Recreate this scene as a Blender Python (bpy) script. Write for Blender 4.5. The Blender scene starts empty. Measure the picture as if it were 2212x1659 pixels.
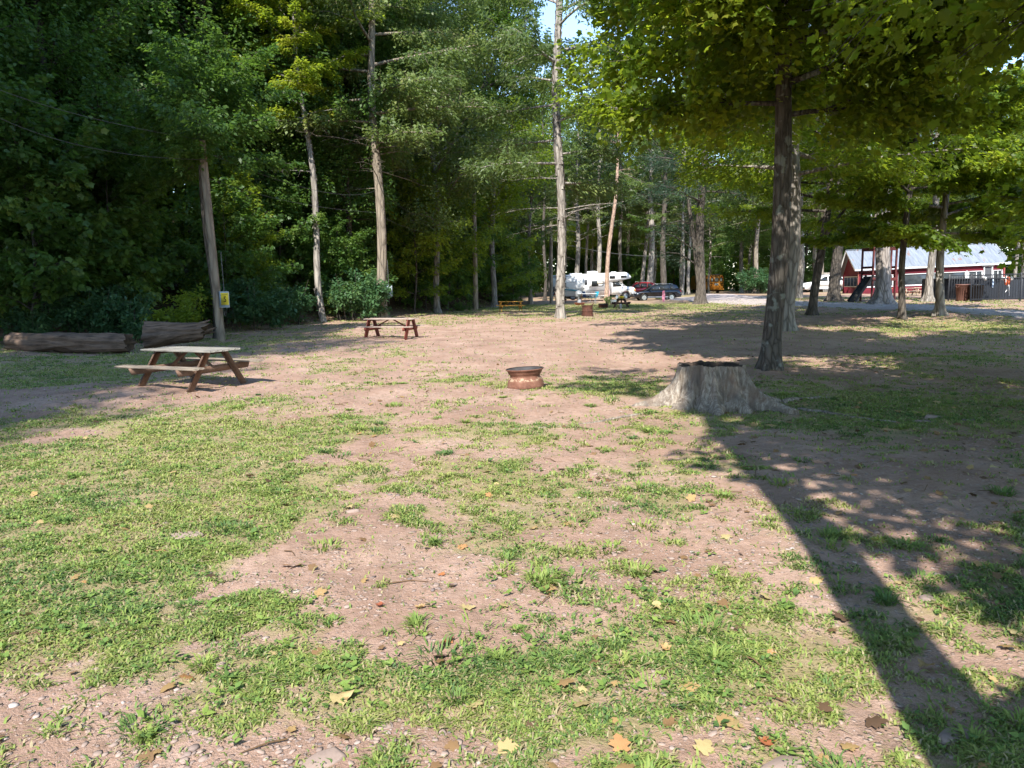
import bpy, math, random
import numpy as np
from mathutils import Vector, Matrix
rad = math.radians
S = bpy.context.scene
COL = S.collection
PI = math.pi

# ---------------------------------------------------------------- camera model (photo measured in a 2212 x 1659 frame)
F_PX, CX, CY = 1609.0, 1106.0, 829.5
PITCH, ROLL, EYE = math.atan(212.5 / F_PX), 0.0122, 1.6
FW = np.array([0, math.cos(PITCH), -math.sin(PITCH)])
UP0 = np.array([0, math.sin(PITCH), math.cos(PITCH)])
RT0 = np.array([1.0, 0, 0])
UPV = UP0 * math.cos(ROLL) + RT0 * math.sin(ROLL)
RTV = RT0 * math.cos(ROLL) - UP0 * math.sin(ROLL)
CAM = np.array([0, 0, EYE])

# ---------------------------------------------------------------- noise and terrain
def _hash(ix, iy, seed):
    h = (ix.astype(np.int64) * 374761393 + iy.astype(np.int64) * 668265263 + seed * 1442695041) & 0xffffffff
    h = ((h ^ (h >> 13)) * 1274126177) & 0xffffffff
    h = (h ^ (h >> 16)) & 0xffffff
    return h / float(0xffffff)

def vnoise(x, y, seed=0):
    x = np.asarray(x, float); y = np.asarray(y, float)
    ix = np.floor(x); iy = np.floor(y)
    fx = x - ix; fy = y - iy
    fx = fx * fx * (3 - 2 * fx); fy = fy * fy * (3 - 2 * fy)
    a = _hash(ix, iy, seed); b = _hash(ix + 1, iy, seed)
    c = _hash(ix, iy + 1, seed); d = _hash(ix + 1, iy + 1, seed)
    return (a * (1 - fx) + b * fx) * (1 - fy) + (c * (1 - fx) + d * fx) * fy

def fbm(x, y, seed=0, o=4):
    s = 0; a = .5; t = 0
    for k in range(o):
        s = s + a * vnoise(x * 2 ** k + 17.3 * k, y * 2 ** k - 9.1 * k, seed + k); t += a; a *= .5
    return s / t

def sst(a, b, x):
    t = np.clip((np.asarray(x, float) - a) / (b - a), 0, 1)
    return t * t * (3 - 2 * t)

def foot_x(y):
    y = np.asarray(y, float)
    return np.where(y < 22, -15 + .15 * (y - 22), np.where(y < 48, -15 + .42 * (y - 22), np.minimum(-4.1 + .3 * (y - 48), 2.2)))

def hill_s(x, y):
    return foot_x(y) - np.asarray(x, float)

def terr0(x, y):
    x = np.asarray(x, float); y = np.asarray(y, float)
    s = np.maximum(hill_s(x, y) - .3, 0)
    s2 = s * s / (s + 2.0)
    h = 13 * (1 - np.exp(-s2 * .42 / 13))
    h = h * (1 - .55 * sst(62, 90, y))
    r = (.4 * sst(13, 21, x) * sst(26, 42, y) + .25 * sst(30, 45, x) * sst(50, 65, y)) * (1 - sst(82, 104, y))
    m = .22 * np.exp(-(((x - 18.5) / 4.5) ** 2 + ((y - 31.5) / 3.0) ** 2))
    return h + r + m

def terr(x, y):
    x = np.asarray(x, float); y = np.asarray(y, float)
    d = np.hypot(x, y)
    n = (fbm(x * .35, y * .35, 3, 3) - .5) * .16 * sst(2, 9, d)
    n = n + (fbm(x * 2.2, y * 2.2, 9, 3) - .5) * .05 + (fbm(x * 9, y * 9, 31, 2) - .5) * .018
    n = n + (fbm(x * .9, y * .9, 5, 3) - .5) * .5 * sst(.5, 5, hill_s(x, y))
    return terr0(x, y) + n

def H(x, y):
    return float(terr(np.array([x]), np.array([y]))[0])

def ray(px, py):
    return FW + RTV * (px - CX) / F_PX - UPV * (py - CY) / F_PX

def G(px, py):
    """ground point seen at a pixel of the photo"""
    d = ray(px, py); t = 1.5
    for _ in range(4000):
        p = CAM + d * t
        dz = p[2] - float(terr0(p[0], p[1]))
        if dz < .004 or t > 400: break
        t += max(dz * .6, .004)
    return np.array([p[0], p[1], H(p[0], p[1])])

def W(px, py, y):
    d = ray(px, py)
    return CAM + d * (y / d[1])

def X(px, y, py=620):
    return float(W(px, py, y)[0])

# ---------------------------------------------------------------- mesh builder
class MB:
    def __init__(self):
        self.v = []; self.l = []; self.s = []; self.t = []; self.n = 0
    def add(self, verts, faces, tone=.5):
        verts = np.asarray(verts, float).reshape(-1, 3)
        if isinstance(faces, np.ndarray):
            self.l.append((faces + self.n).ravel()); self.s.append(np.full(len(faces), faces.shape[1]))
            m = len(faces)
        else:
            self.l.append(np.array([i + self.n for f in faces for i in f])); self.s.append(np.array([len(f) for f in faces]))
            m = len(faces)
        self.t.append(np.broadcast_to(np.asarray(tone, float), (m,)))
        self.v.append(verts); self.n += len(verts)
        return self
    def mesh(self, name, smooth=False):
        me = bpy.data.meshes.new(name)
        v = np.concatenate(self.v).astype(np.float32); l = np.concatenate(self.l).astype(np.int32); s = np.concatenate(self.s).astype(np.int32)
        me.vertices.add(len(v)); me.vertices.foreach_set('co', v.ravel())
        me.loops.add(len(l)); me.loops.foreach_set('vertex_index', l)
        me.polygons.add(len(s)); st = np.zeros(len(s), np.int32); st[1:] = np.cumsum(s)[:-1]
        me.polygons.foreach_set('loop_start', st)
        try: me.polygons.foreach_set('loop_total', s)
        except Exception: pass
        if smooth: me.polygons.foreach_set('use_smooth', np.ones(len(s), bool))
        a = me.attributes.new('tone', 'FLOAT', 'FACE'); a.data.foreach_set('value', np.concatenate(self.t).astype(np.float32))
        me.update(calc_edges=True); me.validate()
        return me
    # ---- shapes
    def box(self, c, size, rot=None, b=.004, tone=.5):
        hx, hy, hz = [q / 2 for q in size]; b = min(b, hx * .45, hy * .45, hz * .45)
        vs = []; idx = {}
        for sx in (-1, 1):
            for sy in (-1, 1):
                for sz in (-1, 1):
                    for ax in range(3):
                        q = [sx * (hx - b), sy * (hy - b), sz * (hz - b)]
                        q[ax] = (sx, sy, sz)[ax] * (hx, hy, hz)[ax]
                        idx[(sx, sy, sz, ax)] = len(vs); vs.append(q)
        fs = []
        for ax in range(3):
            o = [k for k in range(3) if k != ax]
            for sg in (-1, 1):
                f = []
                for (p, q) in ((-1, -1), (1, -1), (1, 1), (-1, 1)):
                    k = [0, 0, 0]; k[ax] = sg; k[o[0]] = p; k[o[1]] = q
                    f.append(idx[(*k, ax)])
                if (sg < 0) != (ax == 1): f.reverse()
                fs.append(f)
        for ax in range(3):
            o = [k for k in range(3) if k != ax]
            for p in (-1, 1):
                for q in (-1, 1):
                    k0 = [0, 0, 0]; k0[o[0]] = p; k0[o[1]] = q
                    a = list(k0); a[ax] = -1; c2 = list(k0); c2[ax] = 1
                    f = [idx[(*a, o[0])], idx[(*c2, o[0])], idx[(*c2, o[1])], idx[(*a, o[1])]]
                    if (p * q > 0) == (ax == 1): pass
                    fs.append(f)
        for sx in (-1, 1):
            for sy in (-1, 1):
                for sz in (-1, 1):
                    fs.append([idx[(sx, sy, sz, 0)], idx[(sx, sy, sz, 1)], idx[(sx, sy, sz, 2)]])
        vs = np.array(vs)
        if rot is not None: vs = vs @ np.array(rot).T
        return self.add(vs + np.array(c), fs, tone)
    def bar(self, p0, p1, w, h, up=(0, 0, 1), b=.004, tone=.5):
        p0 = np.array(p0, float); p1 = np.array(p1, float)
        d = p1 - p0; L = np.linalg.norm(d); d /= L
        u = np.array(up, float); s = np.cross(u, d)
        if np.linalg.norm(s) < 1e-4: s = np.cross(np.array([1.0, 0, 0]), d)
        s /= np.linalg.norm(s); u = np.cross(d, s)
        return self.box((p0 + p1) / 2, (L, w, h), np.stack([d, s, u], 1), b, tone)
    def tube(self, pts, r, seg=8, cap=True, tone=.5):
        pts = np.asarray(pts, float); n = len(pts); r = np.broadcast_to(np.asarray(r, float), (n,))
        t = np.gradient(pts, axis=0); t /= np.linalg.norm(t, axis=1)[:, None] + 1e-9
        ref = np.array([0, 0, 1.0]) if abs(t[0][2]) < .9 else np.array([1.0, 0, 0])
        a = np.cross(t, ref); a /= np.linalg.norm(a, axis=1)[:, None] + 1e-9
        b = np.cross(t, a)
        th = np.arange(seg) * 2 * PI / seg
        v = pts[:, None] + r[:, None, None] * (a[:, None] * np.cos(th)[None, :, None] + b[:, None] * np.sin(th)[None, :, None])
        i = np.arange(n - 1)[:, None] * seg; k = np.arange(seg)[None]; k2 = (k + 1) % seg
        q = np.stack([i + k, i + k2, i + seg + k2, i + seg + k], -1).reshape(-1, 4)
        self.add(v.reshape(-1, 3), q, tone)
        if cap:
            self.add(v[0], [list(range(seg))], tone); self.add(v[-1], [list(range(seg))[::-1]], tone)
        return self
    def lathe(self, prof, seg=32, c=(0, 0, 0), wob=0, tone=.5, closed=False):
        prof = np.array(prof, float); n = len(prof); th = np.arange(seg) * 2 * PI / seg
        rr = prof[:, 0][:, None] * (1 + wob * np.sin(th * 3 + 1)[None])
        v = np.stack([rr * np.cos(th), rr * np.sin(th), np.broadcast_to(prof[:, 1][:, None], rr.shape)], -1) + np.array(c)
        i = np.arange(n - 1)[:, None] * seg; k = np.arange(seg)[None]; k2 = (k + 1) % seg
        q = np.stack([i + k, i + k2, i + seg + k2, i + seg + k], -1).reshape(-1, 4)
        return self.add(v.reshape(-1, 3), q, tone)
    def prism(self, pts, y0, y1, top=None, tone=.5):
        """side outline (x,z) extruded along y; top=(x,z) outline for the y1 side"""
        n = len(pts); q = top or pts
        v = [(p[0], y0, p[1]) for p in pts] + [(p[0], y1, p[1]) for p in q]
        f = [list(range(n)), list(range(n, 2 * n))[::-1]] + [[(i + 1) % n, i, n + i, n + (i + 1) % n] for i in range(n)]
        return self.add(v, f, tone)
    def slab(self, poly, th, tone=.5):
        """3D polygon thickened along its normal"""
        p = np.array(poly, float); n = len(p)
        nn = np.cross(p[1] - p[0], p[2] - p[0]); nn /= np.linalg.norm(nn)
        v = np.concatenate([p, p + nn * th])
        f = [list(range(n))[::-1], list(range(n, 2 * n))] + [[i, (i + 1) % n, n + (i + 1) % n, n + i] for i in range(n)]
        return self.add(v, f, tone)

def obj(name, src, mat, parent=None, smooth=False, loc=None):
    me = src.mesh(name, smooth) if isinstance(src, MB) else src
    o = bpy.data.objects.new(name, me); COL.objects.link(o)
    if mat is not None and len(me.materials) == 0: me.materials.append(mat)
    if parent is not None: o.parent = parent
    if loc is not None: o.location = loc
    return o

def tag(o, label, cat, group=None):
    o['label'] = label; o['category'] = cat
    if group: o['group'] = group
    return o

def thing(name, label, cat, loc=(0, 0, 0), rot=0, group=None):
    o = bpy.data.objects.new(name, None); COL.objects.link(o)
    o.location = [float(q) for q in loc]
    o.rotation_euler = (0, 0, rot) if not isinstance(rot, tuple) else rot
    o.empty_display_size = .3
    return tag(o, label, cat, group)

def copy_tree(o, parent=None):
    c = o.copy(); COL.objects.link(c)
    if parent is not None: c.parent = parent
    for ch in list(o.children): copy_tree(ch, c)
    return c

# ---------------------------------------------------------------- materials
def newmat(name):
    m = bpy.data.materials.new(name); m.use_nodes = True
    nt = m.node_tree; nt.nodes.clear()
    return m, nt
def N(nt, t, **k):
    n = nt.nodes.new(t)
    for a, b in k.items(): setattr(n, a, b)
    return n
def setin(nt, n, key, val):
    if hasattr(val, 'is_output'): nt.links.new(val, n.inputs[key])
    else: n.inputs[key].default_value = val
def c4(c): return (c[0], c[1], c[2], 1)
def coords(nt, scale=(1, 1, 1), kind='Object'):
    t = N(nt, 'ShaderNodeTexCoord'); m = N(nt, 'ShaderNodeMapping'); m.inputs['Scale'].default_value = scale
    nt.links.new(t.outputs[kind], m.inputs['Vector']); return m.outputs[0]
def noise(nt, vec, scale, detail=4, rough=.55, out='Fac'):
    n = N(nt, 'ShaderNodeTexNoise'); nt.links.new(vec, n.inputs['Vector'])
    n.inputs['Scale'].default_value = scale; n.inputs['Detail'].default_value = detail; n.inputs['Roughness'].default_value = rough
    return n.outputs[out]
def ramp(nt, fac, stops):
    r = N(nt, 'ShaderNodeValToRGB'); nt.links.new(fac, r.inputs[0])
    e = r.color_ramp.elements
    while len(e) < len(stops): e.new(.5)
    for k, (p, c) in enumerate(stops): e[k].position = p; e[k].color = c4(c)
    return r.outputs[0]
def mix(nt, a, b, fac, mode='MIX'):
    m = N(nt, 'ShaderNodeMix', data_type='RGBA', blend_type=mode)
    setin(nt, m, 0, fac)
    setin(nt, m, 6, a if hasattr(a, 'is_output') else c4(a)); setin(nt, m, 7, b if hasattr(b, 'is_output') else c4(b))
    return m.outputs[2]
def math_(nt, op, a, b=0.0, clamp=False):
    m = N(nt, 'ShaderNodeMath', operation=op, use_clamp=clamp); setin(nt, m, 0, a); setin(nt, m, 1, b); return m.outputs[0]
def bump(nt, h, strength=.5, dist=.02, prev=None):
    b = N(nt, 'ShaderNodeBump'); b.inputs['Strength'].default_value = strength; b.inputs['Distance'].default_value = dist
    nt.links.new(h, b.inputs['Height'])
    if prev is not None: nt.links.new(prev, b.inputs['Normal'])
    return b.outputs[0]
def bsdf(nt, col, rough=.7, nrm=None, metal=0, spec=.3, **k):
    p = N(nt, 'ShaderNodeBsdfPrincipled')
    setin(nt, p, 'Base Color', col if hasattr(col, 'is_output') else c4(col)); setin(nt, p, 'Roughness', rough)
    p.inputs['Metallic'].default_value = metal; p.inputs['Specular IOR Level'].default_value = spec
    for a, b in k.items(): setin(nt, p, a, b)
    if nrm is not None: nt.links.new(nrm, p.inputs['Normal'])
    return p.outputs[0]
def out(nt, s):
    o = N(nt, 'ShaderNodeOutputMaterial'); nt.links.new(s, o.inputs[0])

def simple(name, c, c2=None, scale=6, rough=.6, metal=0, spec=.3, bmp=.15, stretch=(1, 1, 1), coat=0):
    m, nt = newmat(name); v = coords(nt, stretch)
    c2 = c2 or tuple(q * .75 for q in c)
    n = noise(nt, v, scale, 6, .65)
    col = ramp(nt, n, [(.35, c2), (.65, c)])
    nr = bump(nt, noise(nt, v, scale * 3, 4), bmp, .01) if bmp else None
    k = {'Coat Weight': coat} if coat else {}
    out(nt, bsdf(nt, col, rough, nr, metal, spec, **k)); return m

def plain_glass(name, c=(.015, .017, .018), rough=.05):
    m, nt = newmat(name); v = coords(nt)
    col = ramp(nt, noise(nt, v, 1.5), [(.4, c), (.7, tuple(q * 1.8 for q in c))])
    out(nt, bsdf(nt, col, rough, None, 0, .6)); return m

def wood(name, c, c2, scale=3, axis=0, rough=.8, crack=True):
    m, nt = newmat(name)
    st = [9, 9, 9]; st[axis] = .8
    v = coords(nt, tuple(st))
    g = noise(nt, v, scale, 6, .7)
    col = ramp(nt, g, [(.3, c2), (.55, c), (.75, tuple(min(1, q * 1.18) for q in c))])
    big = noise(nt, coords(nt), 2.3, 3)
    col = mix(nt, col, tuple(q * .55 for q in c2), math_(nt, 'MULTIPLY', math_(nt, 'SUBTRACT', big, .5, True), 1.6, True))
    nr = bump(nt, g, .5, .006)
    out(nt, bsdf(nt, col, rough, nr, 0, .2)); return m

def bark(name, c, dark, lich=None, vs=5.0, depth=.05, strong=1.0):
    m, nt = newmat(name)
    v = coords(nt, (1, 1, .22)); v1 = coords(nt)
    n1 = noise(nt, v, vs * 1.2, 6, .65)
    w = N(nt, 'ShaderNodeTexVoronoi', feature='DISTANCE_TO_EDGE'); w.inputs['Scale'].default_value = vs * 1.6
    dv = mix(nt, v, noise(nt, v, vs * .9, 3, .5, 'Color'), .12)
    nt.links.new(dv, w.inputs['Vector'])
    plate = math_(nt, 'MULTIPLY', w.outputs['Distance'], 3.2, True)
    hgt = math_(nt, 'ADD', math_(nt, 'MULTIPLY', plate, .6), math_(nt, 'MULTIPLY', n1, .6))
    col = ramp(nt, hgt, [(.18, dark), (.5, c), (.85, tuple(min(1, q * 1.35) for q in c))])
    col = mix(nt, col, tuple(q * .6 for q in c), math_(nt, 'MULTIPLY', noise(nt, v1, 1.3, 3), .5))
    if lich:
        l = N(nt, 'ShaderNodeTexNoise'); nt.links.new(v1, l.inputs['Vector']); l.inputs['Scale'].default_value = 4.2; l.inputs['Detail'].default_value = 5
        lf = ramp(nt, l.outputs['Fac'], [(.57, (0, 0, 0)), (.62, (1, 1, 1))])
        col = mix(nt, col, lich, math_(nt, 'MULTIPLY', lf, .7))
    nr = bump(nt, hgt, strong, depth)
    out(nt, bsdf(nt, col, .9, nr, 0, .15)); return m

def leafmat(name, stops, tr, trw=.42, rough=.45, spec=.35, objvar=.12):
    """stops: ramp over the per-leaf 'tone' attribute"""
    m, nt = newmat(name)
    a = N(nt, 'ShaderNodeAttribute', attribute_name='tone')
    oi = N(nt, 'ShaderNodeObjectInfo')
    t = math_(nt, 'ADD', a.outputs['Fac'], math_(nt, 'MULTIPLY', math_(nt, 'SUBTRACT', oi.outputs['Random'], .5), objvar * 2), True)
    col = ramp(nt, t, stops)
    d = bsdf(nt, col, rough, None, 0, spec)
    tl = N(nt, 'ShaderNodeBsdfTranslucent')
    nt.links.new(mix(nt, col, tr, .75), tl.inputs['Color'])
    ms = N(nt, 'ShaderNodeMixShader'); ms.inputs[0].default_value = trw
    nt.links.new(d, ms.inputs[1]); nt.links.new(tl.outputs[0], ms.inputs[2])
    out(nt, ms.outputs[0]); return m

def tonemat(name, stops, rough=.85, spec=.2, transl=0):
    m, nt = newmat(name)
    a = N(nt, 'ShaderNodeAttribute', attribute_name='tone')
    col = ramp(nt, a.outputs['Fac'], stops)
    v = coords(nt); n = noise(nt, v, 40, 3)
    col = mix(nt, col, (.02, .02, .02), math_(nt, 'MULTIPLY', math_(nt, 'SUBTRACT', n, .5, True), .6, True))
    d = bsdf(nt, col, rough, bump(nt, n, .3, .004), 0, spec)
    if transl:
        tl = N(nt, 'ShaderNodeBsdfTranslucent'); nt.links.new(col, tl.inputs['Color'])
        ms = N(nt, 'ShaderNodeMixShader'); ms.inputs[0].default_value = transl
        nt.links.new(d, ms.inputs[1]); nt.links.new(tl.outputs[0], ms.inputs[2]); d = ms.outputs[0]
    out(nt, d); return m
# ---------------------------------------------------------------- tree builder
DIA = np.array([(0, 0, 0), (.42, .30, .07), (1, 0, -.06), (.42, -.30, .07)], float)
NAR = np.array([(0, 0, 0), (.45, .17, .03), (1, 0, -.08), (.45, -.17, .03)], float)
NEE = np.array([(0, 0, 0), (.5, .07, 0), (1, 0, -.03), (.5, -.07, 0)], float)
MAP = np.array([(0, 0, 0), (.00, .33, -.05), (.24, .27, .02), (.52, .50, -.08), (.64, .26, .0), (1, 0, -.12),
                (.64, -.26, .0), (.52, -.50, -.08), (.24, -.27, .02), (.00, -.33, -.05)], float)
MAPF = [[0, 1, 2], [0, 2, 4], [2, 3, 4], [4, 5, 6], [0, 4, 6], [0, 6, 8], [6, 7, 8], [0, 8, 9]]
_r = [(-.05, .22), (.08, .40), (.24, .27), (.46, .52), (.55, .36), (.67, .40), (.63, .19), (.81, .19)]
BRD = np.array([(.36, 0, .03), (0, 0, 0)] + [(x, y, -.10 * y) for x, y in _r] + [(1, 0, -.05)] + [(x, -y, -.10 * y) for x, y in _r[::-1]], float)
BRDF = [[0, 1 + i, 1 + (i + 1) % 18] for i in range(18)]
TEMPL = {'brd': (BRD, np.array(BRDF)), 'dia': (DIA, np.array([[0, 1, 2, 3]])), 'nar': (NAR, np.array([[0, 1, 2, 3]])), 'nee': (NEE, np.array([[0, 1, 2, 3]])),
         'map': (MAP, np.array(MAPF))}

def unit(a):
    return a / (np.linalg.norm(a, axis=-1, keepdims=True) + 1e-9)

def leaves(mb, P, Hd, Nm, size, tone, kind):
    T, Fc = TEMPL[kind]; n = len(P); k = len(T)
    Hd = unit(Hd); B = unit(np.cross(Nm, Hd)); Nn = np.cross(Hd, B)
    v = P[:, None] + size[:, None, None] * (T[None, :, 0, None] * Hd[:, None] + T[None, :, 1, None] * B[:, None] + T[None, :, 2, None] * Nn[:, None])
    f = (np.arange(n)[:, None, None] * k + Fc[None]).reshape(-1, Fc.shape[1])
    mb.add(v.reshape(-1, 3), f, np.repeat(tone, len(Fc)))

def prof_f(shape, t):
    if shape == 'round': return math.sqrt(max(0, 1 - (1.25 * t - .35) ** 2)) * (.75 if t < .1 else 1)
    if shape == 'cone': return max(.08, (1 - t) ** .85)
    if shape == 'maple': return max(.12, (1 - t * t) ** .6) * (.8 + .2 * min(1, t * 5))
    if shape == 'col': return max(.1, .75 + .25 * math.sin(t * PI) - .55 * max(0, t - .75) * 4)
    return 1 - t

def gen_tree(seed, H_, r0, zb, R, nleaf, leaf='dia', lsize=.15, nl=26, el=(8, 58), droop=.35, flat=.10, seg=12, shape='round', lean=(0, 0), bend=0,
             wob=.12, flare=.6, lobes=5, dead=0, shag=0, ns=7, ntone=.5, normj=.38, azc=None, subf=.42, ridge=.06, longlimb=1.0, fork=None, upto=None, twigs=False):
    rng = np.random.default_rng(seed)
    ph = rng.uniform(0, 6.28, 4)
    def path(z):
        z = np.asarray(z, float); t = z / H_
        x = lean[0] * z + bend * math.copysign(1, lean[0] or 1) * np.sin(t * 2.2) * 1.2 + wob * np.sin(z * .55 + ph[0]) * np.minimum(1, z / 2)
        y = lean[1] * z + wob * np.sin(z * .45 + ph[1]) * np.minimum(1, z / 2)
        return np.stack([x, y, z], -1)
    def rz(z):
        t = np.clip(np.asarray(z, float) / H_, 0, 1)
        return r0 * np.maximum(.06, 1 - .35 * t - .55 * t ** 2)
    wood = MB()
    zs = np.concatenate([np.array([-.35, -.05, .06, .16, .28, .42, .6, .8, 1.05, 1.35]), np.arange(1.7, H_ * .97, .42 if seg > 14 else .75), [H_ * .97]])
    th = np.arange(seg) * 2 * PI / seg
    c = path(zs); r = rz(zs)[:, None] * np.ones((1, seg))
    fl = np.exp(-np.maximum(zs, 0) / (.5 * r0 + .14))[:, None]
    lob = 1 + .55 * np.cos(lobes * th + ph[2])[None] + .25 * np.cos(2 * th + ph[3])[None]
    r = r * (1 + flare * fl * lob)
    nz = fbm(np.cos(th)[None] * 1.5 + 5 + 0 * zs[:, None], np.sin(th)[None] * 1.5 + zs[:, None] * .8, seed % 97, 3) - .5
    fine = fbm(th[None] * 4.5 + 0 * zs[:, None], zs[:, None] * 2.2, seed % 89 + 7, 2) - .5
    r = r * (1 + ridge * 3.2 * nz + ridge * 1.5 * fine)
    v = np.stack([c[:, 0:1] + r * np.cos(th), c[:, 1:2] + r * np.sin(th), np.broadcast_to(zs[:, None], r.shape)], -1)
    i = np.arange(len(zs) - 1)[:, None] * seg; k = np.arange(seg)[None]; k2 = (k + 1) % seg
    wood.add(v.reshape(-1, 3), np.stack([i + k, i + k2, i + seg + k2, i + seg + k], -1).reshape(-1, 4))
    if shag:   # long loose bark plates curling away from the trunk
        for _ in range(shag):
            z0 = rng.uniform(.5, H_ * .8); L = rng.uniform(.35, 1.0); a = rng.uniform(0, 6.28); w = rng.uniform(.04, .10)
            q = []
            for s in np.linspace(0, 1, 4):
                z = z0 + s * L; p = path(z); rr = float(rz(z)) * 1.04 + .012 + .07 * abs(s - .45) ** 1.5 * rng.uniform(.5, 2.2)
                for sg in (-1, 1):
                    aa = a + sg * w / max(float(rz(z)), .05) / 1.6
                    q.append((p[0] + rr * math.cos(aa), p[1] + rr * math.sin(aa), z))
            wood.add(q, [[0, 1, 3, 2], [2, 3, 5, 4], [4, 5, 7, 6]])
    subs = []
    def limb(p0, az, e, L, rb, sgn=1, leafy=True, nsub=ns, dr=droop):
        pts = [p0]; d = e; p = np.array(p0, float); a = az
        K = 7
        for q in range(1, K + 1):
            s = q / K
            d -= dr * 22 * (s - .25) / K * 2; a += rng.normal(0, 6)* PI / 180
            st = L / K
            p = p + st * np.array([math.cos(a) * math.cos(rad(d)), math.sin(a) * math.cos(rad(d)), math.sin(rad(d))])
            pts.append(p)
        pts = np.array(pts)
        wood.tube(pts, rb * np.linspace(1, .18, K + 1) ** .9, 6 if rb > .03 else 5, False)
        ss = np.linspace(.22, .97, nsub)
        for m, s in enumerate(ss):
            f = s * K; j = min(int(f), K - 1); pp = pts[j] + (pts[j + 1] - pts[j]) * (f - j)
            dirv = unit(pts[j + 1] - pts[j])
            sd = 1 if m % 2 else -1
            la = math.atan2(dirv[1], dirv[0]) + sd * rad(rng.uniform(32, 66)) * (1 if s < .9 else .15)
            ll = L * subf * (1.05 - .55 * s) * rng.uniform(.7, 1.25)
            ev = rng.normal(.05, .16) + (.35 * math.sin(rad(e)) if e > 35 else 0)
            b = pp + ll * unit(np.array([math.cos(la), math.sin(la), ev]))
            mid = (pp + b) / 2 + np.array([0, 0, .06 * ll])
            b2 = b - np.array([0, 0, .10 * ll * dr])
            wood.tube([pp, mid, b2], np.array([1, .7, .25]) * max(.006, rb * .32 * (1.1 - .6 * s)), 4, False)
            if leafy: subs.append((pp, b2, ll))
            if (not leafy) or twigs:
                for _ in range(3):
                    u = rng.uniform(.3, 1); q0 = pp + (b2 - pp) * u
                    q1 = q0 + ll * .45 * unit(b2 - pp + rng.normal(0, .55, 3) * ll)
                    wood.tube([q0, q1], [max(.004, rb * .12), .003], 3, False)
    for q in range(nl):
        t = min(.985, max(0, (q + rng.uniform(.1, .9)) / nl))
        z = zb + (H_ * .96 - zb) * t
        if upto and z > upto: continue
        L = R * prof_f(shape, t) * rng.uniform(.75, 1.18)
        az = q * 2.39996 + rng.normal(0, .35) + ph[0]
        if azc is not None and rng.random() < azc[1]: az = azc[0] + rng.normal(0, .7)
        e = el[0] + (el[1] - el[0]) * t + rng.normal(0, 6)
        rb = min(float(rz(z)) * .5, .013 * L + .012)
        limb(path(z), az, e, L * longlimb, rb)
    for q in range(dead):
        z = zb * rng.uniform(.72, 1.15); L = R * rng.uniform(.3, .6)
        limb(path(z), q * 2.4 + ph[1], rng.uniform(-8, 25), L, .028, leafy=False, nsub=5, dr=.8)
    if fork:
        zf, az, e, L, rb = fork; limb(path(zf), az, e, L, rb, nsub=9)
    cr = MB()
    if subs and nleaf:
        A = np.array([s[0] for s in subs]); Bq = np.array([s[1] for s in subs]); LL = np.array([s[2] for s in subs])
        wgt = LL ** 1.35; wgt /= wgt.sum()
        idx = rng.choice(len(subs), nleaf, p=wgt)
        st = rng.normal(0, 1, len(subs))
        u = rng.uniform(.0, 1.08, nleaf); w = rng.uniform(-1, 1, nleaf)
        D = Bq - A; dv = unit(D)
        lat = unit(np.cross(dv, np.array([0, 0, 1.0])))
        ll = LL[idx]
        P = A[idx] + D[idx] * u[:, None] + lat[idx] * (w * .34 * ll * (1.05 - .6 * u))[:, None]
        P[:, 2] += rng.normal(0, flat, nleaf) * np.minimum(1, ll) - .12 * droop * ll * w * w
        Hd = dv[idx] * .7 + lat[idx] * (np.sign(w) * .65)[:, None] + rng.normal(0, .35, (nleaf, 3)); Hd[:, 2] -= .25 + .3 * droop
        Nm = np.array([0, 0, 1.0]) + rng.normal(0, normj, (nleaf, 3))
        size = lsize * rng.uniform(.5, 1.3, nleaf)
        tone = np.clip(ntone + .17 * st[idx] + rng.normal(0, .1, nleaf), 0, 1)
        leaves(cr, P, Hd, Nm, size, tone, leaf)
    return wood, cr

def shrub(seed, h, R, nleaf, lsize=.09, leaf='dia', nst=14, ntone=.5):
    rng = np.random.default_rng(seed); wood = MB(); tips = []
    for q in range(nst):
        a = rng.uniform(0, 6.28); o = R * math.sqrt(rng.uniform(0, 1)) * .6; lean = rng.uniform(.05, .6)
        p0 = np.array([o * math.cos(a), o * math.sin(a), -.05]); hh = h * rng.uniform(.55, 1.05)
        p2 = p0 + np.array([math.cos(a) * lean * hh, math.sin(a) * lean * hh, hh])
        mid = (p0 + p2) / 2 + np.array([0, 0, .1 * hh])
        wood.tube([p0, mid, p2], [.012, .009, .004], 4, False)
        for m in range(7):
            u = rng.uniform(.25, 1); pp = p0 + (p2 - p0) * u
            b = pp + rng.uniform(.15, .4) * h * .6 * unit(np.array([*rng.normal(0, 1, 2), rng.uniform(-.1, .6)]))
            wood.tube([pp, b], [.005, .002], 3, False); tips.append((pp, b))
    A = np.array([t[0] for t in tips]); Bq = np.array([t[1] for t in tips])
    idx = rng.integers(0, len(tips), nleaf); st = rng.normal(0, 1, len(tips))
    u = rng.uniform(.1, 1.15, nleaf); P = A[idx] + (Bq - A)[idx] * u[:, None] + rng.normal(0, .05 * h, (nleaf, 3))
    P[:, 2] = np.maximum(P[:, 2], .04)
    Hd = (Bq - A)[idx] + rng.normal(0, .25, (nleaf, 3)); Hd[:, 2] -= .1
    cr = MB(); leaves(cr, P, Hd, np.array([0, 0, 1.0]) + rng.normal(0, .4, (nleaf, 3)), lsize * rng.uniform(.6, 1.3, nleaf),
                      np.clip(ntone + .13 * st[idx] + rng.normal(0, .1, nleaf), 0, 1), leaf)
    return wood, cr

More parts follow.
